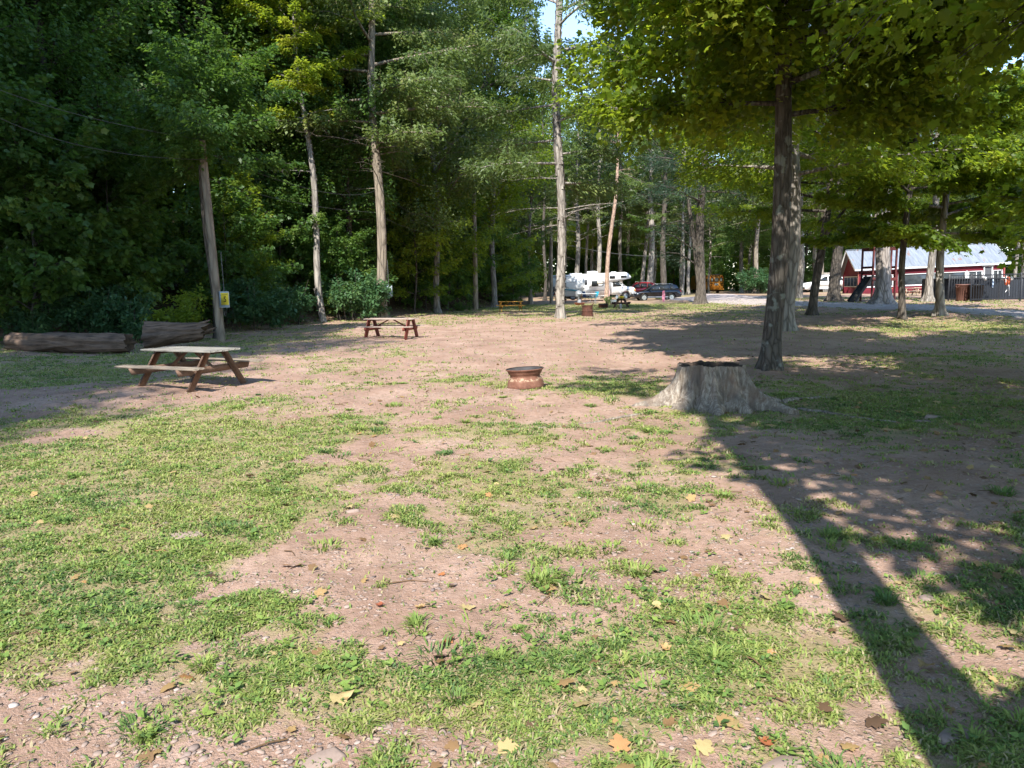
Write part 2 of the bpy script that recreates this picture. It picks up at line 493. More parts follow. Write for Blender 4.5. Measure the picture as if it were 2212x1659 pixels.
# bark and leaf materials
B_GREY = bark('grey_ridged_bark', (.23, .205, .175), (.05, .042, .036), None, 5)
B_MAPLE = bark('maple_bark_with_lichen', (.105, .09, .075), (.025, .02, .017), (.24, .255, .22), 8, .05)
B_DARK = bark('dark_brown_bark', (.10, .085, .07), (.025, .02, .017), None, 5)  # dark grey-brown bark colour
B_PALE = bark('pale_shaggy_bark', (.28, .25, .215), (.055, .046, .038), None, 3.6, .06, 1.0)
B_PINE = bark('broad_plated_pine_bark', (.30, .26, .23), (.07, .055, .045), None, 4.2, .06)
B_PINK = bark('pinkish_scaly_bark', (.40, .28, .21), (.10, .07, .055), None, 6)
B_BROWN = bark('smooth_tan_bark', (.235, .195, .15), (.075, .06, .048), None, 3)

L_DARK = leafmat('deep_green_leaves', [(.0, (.032, .072, .018)), (.5, (.064, .130, .030)), (.8, (.11, .18, .038)), (1, (.18, .24, .045))], (.18, .32, .035), .48)
L_MID = leafmat('grey_green_leaves', [(.0, (.055, .090, .028)), (.5, (.108, .158, .05)), (.8, (.165, .21, .065)), (1, (.25, .25, .08))], (.24, .34, .055), .42)
L_MAPLE = leafmat('maple_green_leaves', [(.0, (.045, .085, .012)), (.5, (.080, .135, .016)), (.8, (.125, .185, .02)), (1, (.24, .25, .03))], (.40, .50, .028), .62)
L_YELLOW = leafmat('yellow_green_leaves', [(.0, (.06, .12, .02)), (.5, (.12, .19, .028)), (.8, (.19, .25, .03)), (1, (.30, .29, .04))], (.42, .52, .03), .55)
L_PINE = leafmat('pine_needles', [(.0, (.015, .035, .016)), (.5, (.03, .06, .026)), (1, (.07, .10, .04))], (.06, .11, .03), .2)
L_BLUE = leafmat('blue_green_leaves', [(.0, (.03, .08, .035)), (.5, (.06, .13, .055)), (1, (.14, .22, .08))], (.14, .28, .08), .35)

def proto(wc, bk, lf, smooth=True):
    w, c = wc
    a = w.mesh('trunk_mesh', smooth); a.materials.append(bk)
    b = None
    if c.n: b = c.mesh('crown_mesh'); b.materials.append(lf)
    return a, b

def plant(name, label, cat, pr, loc, rot=0.0, sc=1.0, group=None, names=('trunk', 'crown')):
    t = thing(name, label, cat, loc, rot, group)
    t.scale = (sc, sc, sc) if not isinstance(sc, tuple) else sc
    obj(names[0], pr[0], None, t)
    if pr[1] is not None: obj(names[1], pr[1], None, t)
    return t
# ---------------------------------------------------------------- ground
BL = []   # patches of grass (+) and bare dirt (-), as ellipses on the ground
def blob(px, py, rx, ry, val):
    a = G(px, py); b = G(px, py - ry * .9); c = G(px, min(py + ry * .9, 1800))
    rxw = rx * math.hypot(a[1], 0) / F_PX * 1.03
    BL.append((a[0], (b[1] + c[1]) / 2 * .35 + a[1] * .65, rxw, max(.2, (b[1] - c[1]) / 2), val))
for q in [(150, 1000, 420, 110, .9), (100, 1200, 420, 150, .75), (450, 950, 380, 60, .55), (560, 1060, 260, 90, .6), (150, 800, 260, 40, .6), (650, 742, 300, 30, .65),
          (860, 762, 130, 22, .6), (650, 865, 200, 22, .35), (1340, 832, 150, 28, .65), (1900, 872, 350, 60, .7), (1900, 775, 300, 26, .6), (2050, 705, 200, 22, .55),
          (1350, 1000, 250, 80, .22), (800, 1400, 250, 80, .36), (1250, 1330, 300, 110, .33), (1500, 1420, 300, 120, .33), (620, 1340, 110, 50, .4), (1900, 1230, 250, 90, .2),
          (1250, 1600, 150, 60, .35), (560, 1610, 120, 55, .25), (250, 1480, 150, 40, .2), (20, 1500, 90, 60, .2), (1080, 950, 250, 40, .25), (1000, 800, 160, 14, .3),
          (250, 1330, 280, 80, .45), (2100, 1560, 120, 90, .3), (1080, 820, 200, 16, .3), (1100, 665, 200, 8, .4), (1400, 660, 200, 10, .5), (1680, 900, 80, 30, .3),
          (750, 1210, 230, 105, -1.0), (830, 985, 130, 48, -.8), (850, 860, 150, 24, -.7), (1000, 742, 520, 42, -.95), (1100, 890, 160, 18, -.6), (150, 1580, 340, 120, -.75),
          (100, 942, 90, 14, -.8), (60, 1008, 90, 14, -.7), (1290, 965, 100, 24, -.6), (1350, 1150, 120, 60, -.35), (850, 1610, 280, 90, -.55), (1700, 1630, 240, 100, -.85),
          (1650, 960, 160, 60, -.7), (2030, 1060, 320, 100, -.65), (1500, 742, 330, 48, -.9), (2120, 1350, 120, 130, -.55), (1250, 720, 300, 25, -.7), (150, 850, 200, 12, -.7),
          (380, 840, 220, 14, -.5), (1800, 690, 200, 14, -.6), (1150, 1480, 200, 40, -.3), (1560, 1180, 120, 60, -.25)]:
    blob(*q)
def grass_d(x, y):
    x = np.asarray(x, float); y = np.asarray(y, float)
    d = np.full(x.shape, .345)
    wx = x + (fbm(x * .9, y * .9, 71, 3) - .5) * 1.3; wy = y + (fbm(x * .9 + 40, y * .9, 72, 3) - .5) * 1.6
    for (a, b, ra, rb, v) in BL:
        e = ((wx - a) / ra) ** 2 + ((wy - b) / rb) ** 2
        d = d + v * np.exp(-e * 1.1)
    d = d + (fbm(x * 1.1, y * 1.1, 41, 3) - .5) * .95 + (fbm(x * 4.3, y * 4.3, 44, 3) - .5) * .75
    d = d * (1 - .9 * sst(-1.0, 1.5, hill_s(x, y)))
    far = sst(50, 80, y)
    d = d * (1 - far) + far * (.42 + (fbm(x * .25, y * .25, 47, 3) - .5) * 1.2)
    return np.clip(d, 0, 1)

def litter_d(x, y):
    return sst(-.6, 2.0, hill_s(x, y) + (fbm(x * .6, y * .6, 51, 3) - .5) * 2.5)

def ground_mat():
    m, nt = newmat('dirt_and_turf')
    at = N(nt, 'ShaderNodeAttribute', attribute_name='surf')
    sp = N(nt, 'ShaderNodeSeparateColor'); nt.links.new(at.outputs['Color'], sp.inputs[0])
    v = coords(nt)
    n1 = noise(nt, v, .9, 6, .6); n2 = noise(nt, v, 14, 5, .7); n3 = noise(nt, v, 90, 4, .7)
    dirt = ramp(nt, n1, [(.3, (.265, .165, .122)), (.5, (.355, .232, .175)), (.7, (.43, .30, .235))])
    dirt = mix(nt, dirt, (.22, .135, .085), math_(nt, 'MULTIPLY', math_(nt, 'SUBTRACT', n2, .45, True), 2.8, True))
    rut = noise(nt, coords(nt, (1, .35, 1)), 1.7, 5, .65)
    dirt = mix(nt, dirt, (.205, .135, .10), math_(nt, 'MULTIPLY', math_(nt, 'SUBTRACT', rut, .52, True), 3.2, True))
    dirt = mix(nt, dirt, (.48, .37, .30), math_(nt, 'MULTIPLY', math_(nt, 'SUBTRACT', n3, .56, True), 3.0, True))
    vo = N(nt, 'ShaderNodeTexVoronoi'); vo.inputs['Scale'].default_value = 26; nt.links.new(mix(nt, v, noise(nt, v, 9, 2, .5, 'Color'), .05), vo.inputs['Vector'])
    peb = ramp(nt, vo.outputs['Distance'], [(.22, (1, 1, 1)), (.34, (0, 0, 0))])
    pcol = ramp(nt, vo.outputs['Color'], [(.2, (.26, .19, .155)), (.5, (.36, .265, .215)), (.8, (.44, .35, .30))])
    pm = math_(nt, 'MULTIPLY', peb, math_(nt, 'GREATER_THAN', noise(nt, v, 3.1, 3), .5))
    dirt = mix(nt, dirt, pcol, math_(nt, 'MULTIPLY', pm, .75))
    gr = ramp(nt, n2, [(.3, (.20, .17, .075)), (.5, (.27, .235, .10)), (.7, (.36, .29, .15))])
    gr = mix(nt, gr, (.16, .20, .055), math_(nt, 'MULTIPLY', math_(nt, 'SUBTRACT', noise(nt, v, 3.3, 4), .42, True), 3, True))
    gr = mix(nt, gr, (.32, .27, .14), math_(nt, 'MULTIPLY', math_(nt, 'SUBTRACT', n3, .5, True), 2.5, True))
    gf = math_(nt, 'ADD', sp.outputs[0], math_(nt, 'MULTIPLY', math_(nt, 'SUBTRACT', n2, .5), 1.1))
    gf = ramp(nt, gf, [(.32, (0, 0, 0)), (.62, (1, 1, 1))])
    col = mix(nt, dirt, gr, math_(nt, 'MULTIPLY', gf, .62))
    lit = ramp(nt, n2, [(.3, (.035, .025, .018)), (.5, (.085, .058, .036)), (.72, (.19, .12, .07))])
    col = mix(nt, col, lit, sp.outputs[1])
    h = math_(nt, 'ADD', math_(nt, 'MULTIPLY', n3, .35), math_(nt, 'MULTIPLY', n2, .65))
    h = math_(nt, 'ADD', h, math_(nt, 'MULTIPLY', pm, .25))
    nr = bump(nt, h, .9, .035)
    out(nt, bsdf(nt, col, .95, nr, 0, .1)); return m

def make_ground():
    th = np.concatenate([np.arange(-52, 52, .2), np.arange(52, 308, 4.0)]); th = np.radians(90 - th)
    r = [.5]
    while r[-1] < 430: r.append(r[-1] * 1.0115)
    r = np.array(r); n = len(th)
    x = r[:, None] * np.cos(th)[None]; y = r[:, None] * np.sin(th)[None]
    z = terr(x.ravel(), y.ravel())
    v = np.stack([x.ravel(), y.ravel(), z], -1)
    v = np.concatenate([v, [[0, 0, float(H(0, 0))]]])
    i = np.arange(len(r) - 1)[:, None] * n; k = np.arange(n)[None]; k2 = (k + 1) % n
    q = np.stack([i + k2, i + k, i + n + k, i + n + k2], -1).reshape(-1, 4)
    mb = MB(); mb.add(v, q); c = len(v) - 1
    me = mb.mesh('ground_mesh', True)
    g = grass_d(v[:, 0], v[:, 1]); l = litter_d(v[:, 0], v[:, 1])
    a = me.attributes.new('surf', 'FLOAT_COLOR', 'POINT')
    a.data.foreach_set('color', np.stack([g, l, 0 * g, 0 * g + 1], -1).astype(np.float32).ravel())
    o = obj('ground', me, ground_mat()); o['kind'] = 'structure'; return o
make_ground()

# gravel road
def make_road(name, pts, w):
    P = np.array([G(*p) for p in pts])[:, :2]
    t = np.linspace(0, 1, len(P)); tt = np.linspace(0, 1, 160)
    c = np.stack([np.interp(tt, t, P[:, 0]), np.interp(tt, t, P[:, 1])], -1)
    for _ in range(12): c[1:-1] = (c[:-2] + c[1:-1] * 2 + c[2:]) / 4
    d = unit(np.gradient(c, axis=0)); nrm = np.stack([-d[:, 1], d[:, 0]], -1)
    K = 13; vs = []
    for j, s in enumerate(np.linspace(-1, 1, K)):
        ww = w / 2 * (1 + .22 * (fbm(tt * 30, tt * 0 + (5 if s < 0 else 9), 61, 3) - .5) * 2)
        xy = c + nrm * (s * ww)[:, None]
        vs.append(np.stack([xy[:, 0], xy[:, 1], terr(xy[:, 0], xy[:, 1]) + .03 - .05 * s ** 6], -1))
    v = np.stack(vs, 1).reshape(-1, 3); i = np.arange(159)[:, None] * K; k = np.arange(K - 1)[None]
    mb = MB(); mb.add(v, np.stack([i + k, i + k + 1, i + K + k + 1, i + K + k], -1).reshape(-1, 4))
    m, nt = newmat('pale_road_gravel'); vv = coords(nt)
    n2 = noise(nt, vv, 5, 6, .7); n3 = noise(nt, vv, 60, 3, .7)
    col = ramp(nt, n2, [(.3, (.30, .235, .21)), (.55, (.42, .36, .335)), (.75, (.50, .45, .42))])
    col = mix(nt, col, (.2, .17, .15), math_(nt, 'MULTIPLY', math_(nt, 'SUBTRACT', n3, .5, True), 2, True))
    out(nt, bsdf(nt, col, .95, bump(nt, n3, .6, .02), 0, .1))
    o = obj(name, mb, m, smooth=True); o['kind'] = 'structure'
make_road('road', [(2600, 712), (2330, 690), (2150, 673), (2000, 664), (1850, 660), (1700, 655), (1560, 649), (1470, 643)], 3.6)
make_road('lane', [(1640, 650), (1600, 643), (1570, 639), (1545, 636.0)], 4.0)

# ---------------------------------------------------------------- grass, weeds, stones, leaf litter
def scatter(n, rmin, rmax, seed, ang=41):
    rng = np.random.default_rng(seed)
    r = np.exp(rng.uniform(math.log(rmin), math.log(rmax), n)); a = np.radians(90 - rng.uniform(-ang, ang, n))
    return r * np.cos(a), r * np.sin(a), r, rng

def make_grass():
    x, y, r, rng = scatter(1900000, 1.9, 62, 11)
    g = grass_d(x, y)
    tf = fbm(x * 7, y * 7, 81, 2); tf2 = fbm(x * 2.3, y * 2.3, 83, 2)
    p = .85 * sst(.10, 1.22, g + (tf - .5) * 1.1 + (tf2 - .5) * .55)
    p = p * np.where(r > 9, 1.0, .35 + .65 * sst(.35, .7, tf)) + .008
    keep = rng.random(len(x)) < p
    x, y, r, tf, tf2, g = (q[keep] for q in (x, y, r, tf, tf2, g)); n = len(x)
    z = terr(x, y) - .004
    h = (.012 + .022 * rng.random(n) ** 1.5 + .03 * sst(.6, .85, tf) * rng.random(n)) * (1 + r / 45)
    wd = (.0018 + .0018 * rng.random(n)) * (1 + r / 6)
    a = rng.uniform(0, 2 * PI, n); lean = rng.uniform(.4, 1.9, n)
    flatb = rng.random(n) < .045; lean = np.where(flatb, 2.4, lean); h = np.where(flatb, h * .8 + .004, h * .92)
    # longer dark tufts that stand out of the turf
    tx, ty, tr, _ = scatter(170, 2.1, 13, 15); m_ = rng.integers(15, 90, 170); R_ = rng.uniform(.02, .14, 170); hh = rng.uniform(.03, .075, 170)
    ii = np.repeat(np.arange(170), m_); q = len(ii); ta = rng.uniform(0, 2 * PI, q); td = R_[ii] * np.sqrt(rng.random(q))
    X2, Y2 = tx[ii] + td * np.cos(ta), ty[ii] + td * np.sin(ta)
    x = np.concatenate([x, X2]); y = np.concatenate([y, Y2]); r = np.concatenate([r, tr[ii]]); z = np.concatenate([z, terr(X2, Y2) - .004])
    h = np.concatenate([h, hh[ii] * rng.uniform(.5, 1.1, q)]); wd = np.concatenate([wd, (.0022 + .0015 * rng.random(q)) * (1 + tr[ii] / 8)])
    a = np.concatenate([a, ta + rng.normal(0, .5, q)]); lean = np.concatenate([lean, .25 + 1.3 * td / R_[ii] * rng.uniform(.6, 1.2, q)])
    ttone = rng.uniform(.1, .6, 170)[ii] + rng.normal(0, .08, q)
    dx, dy = np.cos(a), np.sin(a); sx, sy = -dy, dx
    n0 = n; n = len(x)
    P = np.stack([x, y, z], -1); Sd = np.stack([sx, sy, 0 * sx], -1) * wd[:, None]
    D1 = np.stack([dx * lean * .35, dy * lean * .35, 0 * dx + .62], -1) * h[:, None]
    D2 = np.stack([dx * lean, dy * lean, 1.0 - .35 * lean], -1) * h[:, None]
    v = np.stack([P - Sd, P + Sd, P + D1 + Sd * .8, P + D1 - Sd * .8, P + D2], 1).reshape(-1, 3)
    b = np.arange(n)[:, None] * 5
    tone = np.clip(.45 + (tf2 - .5) * .6 + (fbm(x[:n0] * .8, y[:n0] * .8, 85, 2) - .5) * .6 + .06 + rng.normal(0, .17, n0), 0, .93)
    tone = np.where((rng.random(n0) < .07 + .16 * (1 - g)) | flatb, rng.uniform(.93, 1, n0), tone)
    tone = np.concatenate([tone, np.clip(ttone, 0, .9)])
    mb = MB(); mb.add(v, b + np.array([[0, 1, 2, 3]]), tone);
    mb.l.append((b + np.array([[3, 2, 4]])).ravel()); mb.s.append(np.full(n, 3)); mb.t.append(tone)
    m = tonemat('grass_blades', [(.0, (.075, .14, .05)), (.3, (.155, .24, .06)), (.55, (.25, .315, .075)), (.9, (.34, .35, .11)), (.95, (.36, .305, .16)), (1, (.43, .36, .22))], .6, .25, .35)
    o = obj('grass', mb, m); o['kind'] = 'stuff'
    return n
make_grass()

def make_weeds():
    x, y, r, rng = scatter(26000, 1.9, 20, 12)
    g = grass_d(x, y); cl = fbm(x * 1.6, y * 1.6, 91, 3)
    keep = rng.random(len(x)) < sst(.35, .9, g + (cl - .5) * 2.0) * .8 + .02
    x, y, r = x[keep], y[keep], r[keep]; m = len(x); k = 5
    cx = np.repeat(x, k); cy = np.repeat(y, k); rr = np.repeat(r, k); n = m * k
    a = rng.uniform(0, 6.28, n); big = np.repeat(rng.random(m) ** 3, k)
    L = (.009 + .030 * big ** 2) * (1 + rr / 30) * rng.uniform(.7, 1.2, n)
    st = (.006 + .012 * rng.random(n)) * (1 - big)
    P = np.stack([cx + np.cos(a) * st, cy + np.sin(a) * st, terr(cx, cy) + .006 + .018 * rng.random(n)], -1)
    el = rng.uniform(-.1, .7, n)
    Hd = np.stack([np.cos(a), np.sin(a), el], -1)
    tone = np.clip(np.repeat(rng.normal(.5, .2, m), k) + rng.normal(0, .08, n), 0, 1)
    mb = MB(); leaves(mb, P, Hd, np.array([0, 0, 1.0]) + rng.normal(0, .3, (n, 3)), L, tone, 'dia')
    mt = tonemat('weed_leaves', [(.0, (.08, .15, .045)), (.5, (.15, .24, .055)), (1, (.25, .33, .07))], .5, .3, .3)
    o = obj('weeds', mb, mt); o['kind'] = 'stuff'
make_weeds()

def ico():
    t = (1 + 5 ** .5) / 2
    v = np.array([(-1, t, 0), (1, t, 0), (-1, -t, 0), (1, -t, 0), (0, -1, t), (0, 1, t), (0, -1, -t), (0, 1, -t), (t, 0, -1), (t, 0, 1), (-t, 0, -1), (-t, 0, 1)], float)
    f = np.array([(0, 11, 5), (0, 5, 1), (0, 1, 7), (0, 7, 10), (0, 10, 11), (1, 5, 9), (5, 11, 4), (11, 10, 2), (10, 7, 6), (7, 1, 8), (3, 9, 4), (3, 4, 2), (3, 2, 6), (3, 6, 8), (3, 8, 9), (4, 9, 5), (2, 4, 11), (6, 2, 10), (8, 6, 7), (9, 8, 1)])
    return v / np.linalg.norm(v[0]), f
STONE_M = tonemat('shale_stone', [(0, (.14, .115, .11)), (.35, (.25, .185, .155)), (.7, (.33, .245, .20)), (1, (.40, .34, .31))], .9, .2)
def make_gravel():
    x, y, r, rng = scatter(90000, 1.9, 20, 13)
    g = grass_d(x, y); cl = fbm(x * 1.3, y * 1.3, 95, 3)
    keep = rng.random(len(x)) < np.clip((1.05 - g) * sst(.35, .65, cl) * .9, 0.02, 1)
    x, y, r = x[keep], y[keep], r[keep]; n = len(x)
    V, Fc = ico()
    s = (.0022 + .0125 * rng.random(n) ** 7) * (1 + r / 14)
    sc = np.stack([s * rng.uniform(.7, 1.7, n), s * rng.uniform(.7, 1.2, n), s * rng.uniform(.12, .32, n)], -1)
    a = rng.uniform(0, 6.28, n); jit = 1 + rng.normal(0, .13, (n, 12, 3))
    v = V[None] * jit * sc[:, None]
    vx = v[..., 0] * np.cos(a)[:, None] - v[..., 1] * np.sin(a)[:, None]; vy = v[..., 0] * np.sin(a)[:, None] + v[..., 1] * np.cos(a)[:, None]
    vz = v[..., 2] + vx * rng.normal(0, .12, n)[:, None]
    v = np.stack([vx + x[:, None], vy + y[:, None], vz + (terr(x, y) + sc[:, 2] * .35)[:, None]], -1)
    f = (np.arange(n)[:, None, None] * 12 + Fc[None]).reshape(-1, 3)
    mb = MB(); mb.add(v.reshape(-1, 3), f, np.repeat(np.clip(rng.normal(.5, .2, n), 0, 1), 20))
    o = obj('gravel', mb, STONE_M); o['kind'] = 'stuff'
make_gravel()

LITTER_M = tonemat('dry_leaf', [(0, (.10, .06, .035)), (.3, (.22, .13, .06)), (.55, (.36, .24, .10)), (.75, (.45, .36, .17)), (.9, (.42, .16, .06)), (1, (.30, .08, .05))], .7, .25, .2)
def make_litter():
    x, y, r, rng = scatter(9000, 2.2, 60, 14)
    hs = hill_s(x, y)
    keep = rng.random(len(x)) < np.where(hs > -1, .9, .06 + .22 * sst(1.5, 4, x) * (y < 25))
    x, y, r = x[keep], y[keep], r[keep]; n = len(x)
    a = rng.uniform(0, 6.28, n)
    P = np.stack([x, y, terr(x, y) + .012], -1)
    mb = MB(); leaves(mb, P, np.stack([np.cos(a), np.sin(a), rng.normal(0, .25, n)], -1), np.array([0, 0, 1.0]) + rng.normal(0, .35, (n, 3)),
                      (.03 + .05 * rng.random(n)) * (1 + r / 60), np.clip(rng.normal(.35, .25, n), 0, .85), 'brd')
    for q in range(150):   # broken twigs among the leaves
        p = np.array([rng.uniform(-3, 8), rng.uniform(2.3, 16)]); aa = rng.uniform(0, 6.28); L = rng.uniform(.05, .22)
        e = p + L * np.array([math.cos(aa), math.sin(aa)])
        mb.tube([[*p, H(*p) + .008], [*((p + e) / 2 + .01), H(*p) + .016], [*e, H(*e) + .006]], [.004, .0035, .002], 5, True, .12)
    o = obj('leaf_litter', mb, LITTER_M); o['kind'] = 'stuff'
make_litter()

# single leaves and stones that can be pointed at
def one_leaf(px, py, size, tone, label, rot, seed):
    size *= .85; p = G(px, py); rng = np.random.default_rng(seed); mb = MB()
    T = BRD * size; T = T - np.array([size * .5, 0, 0]); T[:, 2] += .8 * np.abs(T[:, 1]) * rng.uniform(.2, 1) * (1 if rng.random() < .6 else -.4) + 1.2 * T[:, 0] ** 2 / size * rng.uniform(0, 1) + rng.normal(0, .04, 19) * size
    T[:, 2] -= T[:, 2].min() - .006
    mb.add(T, np.array(BRDF), tone)
    mb.tube([T[1], T[1] + np.array([-.3 * size, .05 * size, .01])], [.0016, .001], 4, True, tone)
    o = obj('fallen_leaf', mb, LITTER_M, None, False, p); o.rotation_euler = (0, 0, rot)
    tag(o, label, 'leaf', 'fallen maple leaves on the dirt')
for k, a in enumerate([
    (741, 1515, .11, .70, 'large tan maple leaf lying flat on dirt, low left of centre', .3),
    (1655, 1607, .075, .93, 'bright orange and yellow leaf on bare dirt near the bottom edge', 1.2),
    (1996, 1438, .075, .52, 'curled brown leaf lit by sun right of the trunk shadow', 2.0),
    (971, 1388, .06, .88, 'small orange leaf beside a dirt gap in the grass', .8),
    (821, 1310, .06, .97, 'dark red leaf lying in the grass left of centre', 1.5),
    (905, 1312, .06, .80, 'pale orange leaf just right of the dark red leaf', 2.7),
    (1014, 1316, .08, .72, 'yellowish maple leaf in grass between the orange leaves', .1),
    (952, 1243, .05, .90, 'orange leaf at the edge of the bare dirt patch', 3.9),
    (1418, 1318, .07, .68, 'tan curled leaf in the thin grass right of centre', 4.5),
    (1440, 1410, .06, .82, 'orange brown leaf half hidden by grass below the tan curled leaf', 5.1),
    (755, 1099, .08, .74, 'cream coloured leaf on grass beside a flat reddish stone', .9),
    (628, 1577, .05, .50, 'rolled brown leaf on bare dirt in the lower left', 2.2)]):
    one_leaf(*a, k + 5)

def flat_stone(px, py, sx, sy, th, tone, label, rot, seed):
    sx *= .75; sy *= .75; th *= .7; p = G(px, py) - np.array([0, 0, th * .35]); rng = np.random.default_rng(seed); mb = MB(); n = 8
    a = np.sort(np.linspace(0, 2 * PI, n, endpoint=False) + rng.uniform(-.3, .3, n)); rr = rng.uniform(.68, 1.15, n)
    ring = np.stack([np.cos(a) * rr * sx / 2, np.sin(a) * rr * sy / 2], -1)
    v = [(*q, -.02) for q in ring * 1.04] + [(*q, th * rng.uniform(.6, .8)) for q in ring] + [(*(q * .82), th * rng.uniform(.92, 1.1)) for q in ring]
    f = [[i, (i + 1) % n, n + (i + 1) % n, n + i] for i in range(n)] + [[n + i, n + (i + 1) % n, 2 * n + (i + 1) % n, 2 * n + i] for i in range(n)] + [list(range(2 * n, 3 * n))]
    mb.add(v, f, tone); o = obj('flat_stone', mb, STONE_M, None, False, p); o.rotation_euler = (rng.normal(0, .06), rng.normal(0, .06), rot)
    tag(o, label, 'stone', 'flat shale stones in the dirt')
for k, a in enumerate([
    (820, 1562, .15, .10, .014, .55, 'flat pinkish stone below the large tan maple leaf', .3),
    (772, 1560, .09, .07, .012, .25, 'small grey flat stone left of the pinkish stone', 1.0),
    (772, 1537, .09, .06, .02, .4, 'rounded grey stone directly below the tan maple leaf', .5),
    (760, 1106, .14, .08, .035, .45, 'thick reddish stone in the grass beside a cream leaf', .2),
    (390, 1158, .36, .20, .012, .6, 'broad pale slab sunk into the grass', .1),
    (2010, 1290, .20, .12, .03, .3, 'grey flat stone in the shaded gravel right of the trunk shadow', .4),
    (2060, 1590, .22, .13, .03, .35, 'pale flat stone inside the dark trunk shadow near the corner', .7),
    (2018, 903, .30, .20, .06, .5, 'pale stone in shade, uppermost of the trio right of the stump', .2),
    (1996, 912, .32, .16, .04, .25, 'dark flat stone in front of the pale stone right of the stump', .0),
    (2095, 913, .30, .14, .03, .15, 'dark slab lying in shade at the right edge of the dirt', .3),
    (1690, 1655, .30, .12, .02, .5, 'long flat slab at the bottom edge left of the trunk shadow', .3),
    (700, 1640, .24, .14, .02, .5, 'broad pink slab in bare dirt at the bottom left', .5),
    (477, 1444, .08, .05, .03, .6, 'small pale angular stone standing on bare dirt at left', 1.1)]):
    flat_stone(*a, k + 50)
# ---------------------------------------------------------------- props
M_GREYTOP = wood('sun_bleached_planks', (.215, .20, .175), (.085, .075, .065), 3)
M_BROWNW = wood('brown_stained_wood', (.185, .115, .08), (.10, .062, .045), 3)
M_OLDW = wood('weathered_brown_board', (.22, .18, .14), (.10, .078, .06), 3)
M_REDW = wood('faded_red_paint_wood', (.28, .085, .065), (.15, .05, .04), 3)
M_REDTOP = wood('worn_red_grey_planks', (.33, .26, .21), (.18, .11, .09), 3)
M_ORANGEW = wood('honey_orange_wood', (.60, .30, .06), (.40, .17, .03), 3)
M_DARKW = wood('dark_brown_wood', (.085, .05, .038), (.04, .025, .02), 3)
M_DARKRED = wood('dark_red_post_wood', (.11, .03, .027), (.06, .018, .017), 3, 2)
M_PALEW = wood('pale_bare_wood', (.45, .34, .25), (.28, .19, .13), 3)
M_RUST = simple('rusted_steel', (.36, .17, .105), (.20, .085, .05), 7, .8, .25, .3, .35)
M_RUSTD = simple('dark_rust', (.11, .045, .03), (.05, .022, .016), 9, .85, .2, .3, .4)
M_SOOT = simple('sooty_steel', (.06, .055, .055), (.03, .028, .028), 6, .8)
M_BLACK = simple('black_paint', (.012, .012, .013), (.008, .008, .009), 8, .45, 0, .4, .05)
M_RUBBER = simple('black_rubber', (.02, .02, .02), (.012, .012, .012), 20, .8)
M_WHITE = simple('white_painted_panel', (.80, .80, .78), (.70, .70, .68), 1.2, .4, 0, .4, .02)
M_WTRIM = simple('white_painted_trim', (.60, .60, .58), (.48, .48, .46), 5, .6)
M_GREYP = simple('grey_plastic', (.22, .23, .24), (.17, .18, .19), 6, .5)
M_DGREY = simple('dark_grey_panel', (.07, .072, .075), (.05, .05, .055), 6, .6)
M_CHROME = simple('bright_metal', (.65, .65, .66), (.5, .5, .5), 6, .25, 1, .5, .02)
M_GALV = simple('galvanised_grey_metal', (.42, .46, .48), (.33, .37, .40), 5, .5, .3)
M_TEAL = simple('teal_stripe_paint', (.05, .20, .22), (.04, .16, .18), 6, .4)
M_GLASS = plain_glass('dark_window_glass')
M_GLASSG = plain_glass('grey_screen_glass', (.035, .04, .042), .12)
M_BLUEB = simple('blue_black_car_paint', (.004, .008, .016), (.003, .006, .013), 2, .25, .3, .6, 0, (1, 1, 1), .8)
M_REDC = simple('red_car_paint', (.24, .012, .02), (.2, .01, .018), 2, .3, .1, .6, 0, (1, 1, 1), .6)
M_SCHOOL = simple('school_bus_orange', (.58, .25, .04), (.50, .20, .03), 3, .45)
M_TAIL = simple('red_lamp_lens', (.35, .02, .02), (.25, .01, .01), 9, .2)
M_AMBER = simple('amber_lamp_lens', (.65, .28, .05), (.5, .2, .03), 9, .2)
M_LAMP = simple('clear_lamp_lens', (.55, .57, .58), (.4, .4, .42), 9, .15)
M_YELLOW = simple('yellow_label', (.75, .56, .04), (.66, .48, .03), 9, .5)
M_BLK = simple('black_lettering', (.01, .01, .01), (.01, .01, .01), 9, .6, 0, .2, 0)
M_GREYL = simple('grey_lettering', (.34, .34, .34), (.3, .3, .3), 9, .6, 0, .2, 0)
M_PINK = simple('pink_cloth', (.62, .10, .24), (.72, .45, .50), 12, .9)
M_PINKP = simple('pale_pink_cloth', (.80, .36, .34), (.80, .62, .58), 4, .9)
M_TURQ = simple('turquoise_canvas', (.015, .26, .36), (.01, .18, .26), 9, .85)
M_NAVY = simple('navy_canvas', (.03, .06, .12), (.02, .04, .09), 9, .85)
M_REDWALL = wood('red_painted_siding', (.13, .013, .021), (.09, .010, .016), 2, 2, .75)
M_BROWNPL = simple('brown_plastic', (.17, .085, .065), (.13, .065, .05), 4, .55)
M_BLKPL = simple('black_plastic', (.02, .02, .021), (.014, .014, .015), 4, .5)
M_ORV = simple('orange_life_vest', (.75, .16, .05), (.62, .12, .04), 7, .8)
M_TARP = simple('dark_blue_grey_liner', (.020, .025, .033), (.014, .017, .023), 2, .6, 0, .3, .2, (1, 1, .3))
M_SHED = wood('grey_shed_boards', (.30, .27, .23), (.17, .15, .13), 2, 2)
M_CABLE = simple('grey_cable', (.11, .11, .11), (.07, .07, .07), 9, .7)
M_POLE = bark('weathered_pole_wood', (.25, .205, .155), (.12, .09, .065), None, 3, .015, .6)
M_STUMP = None

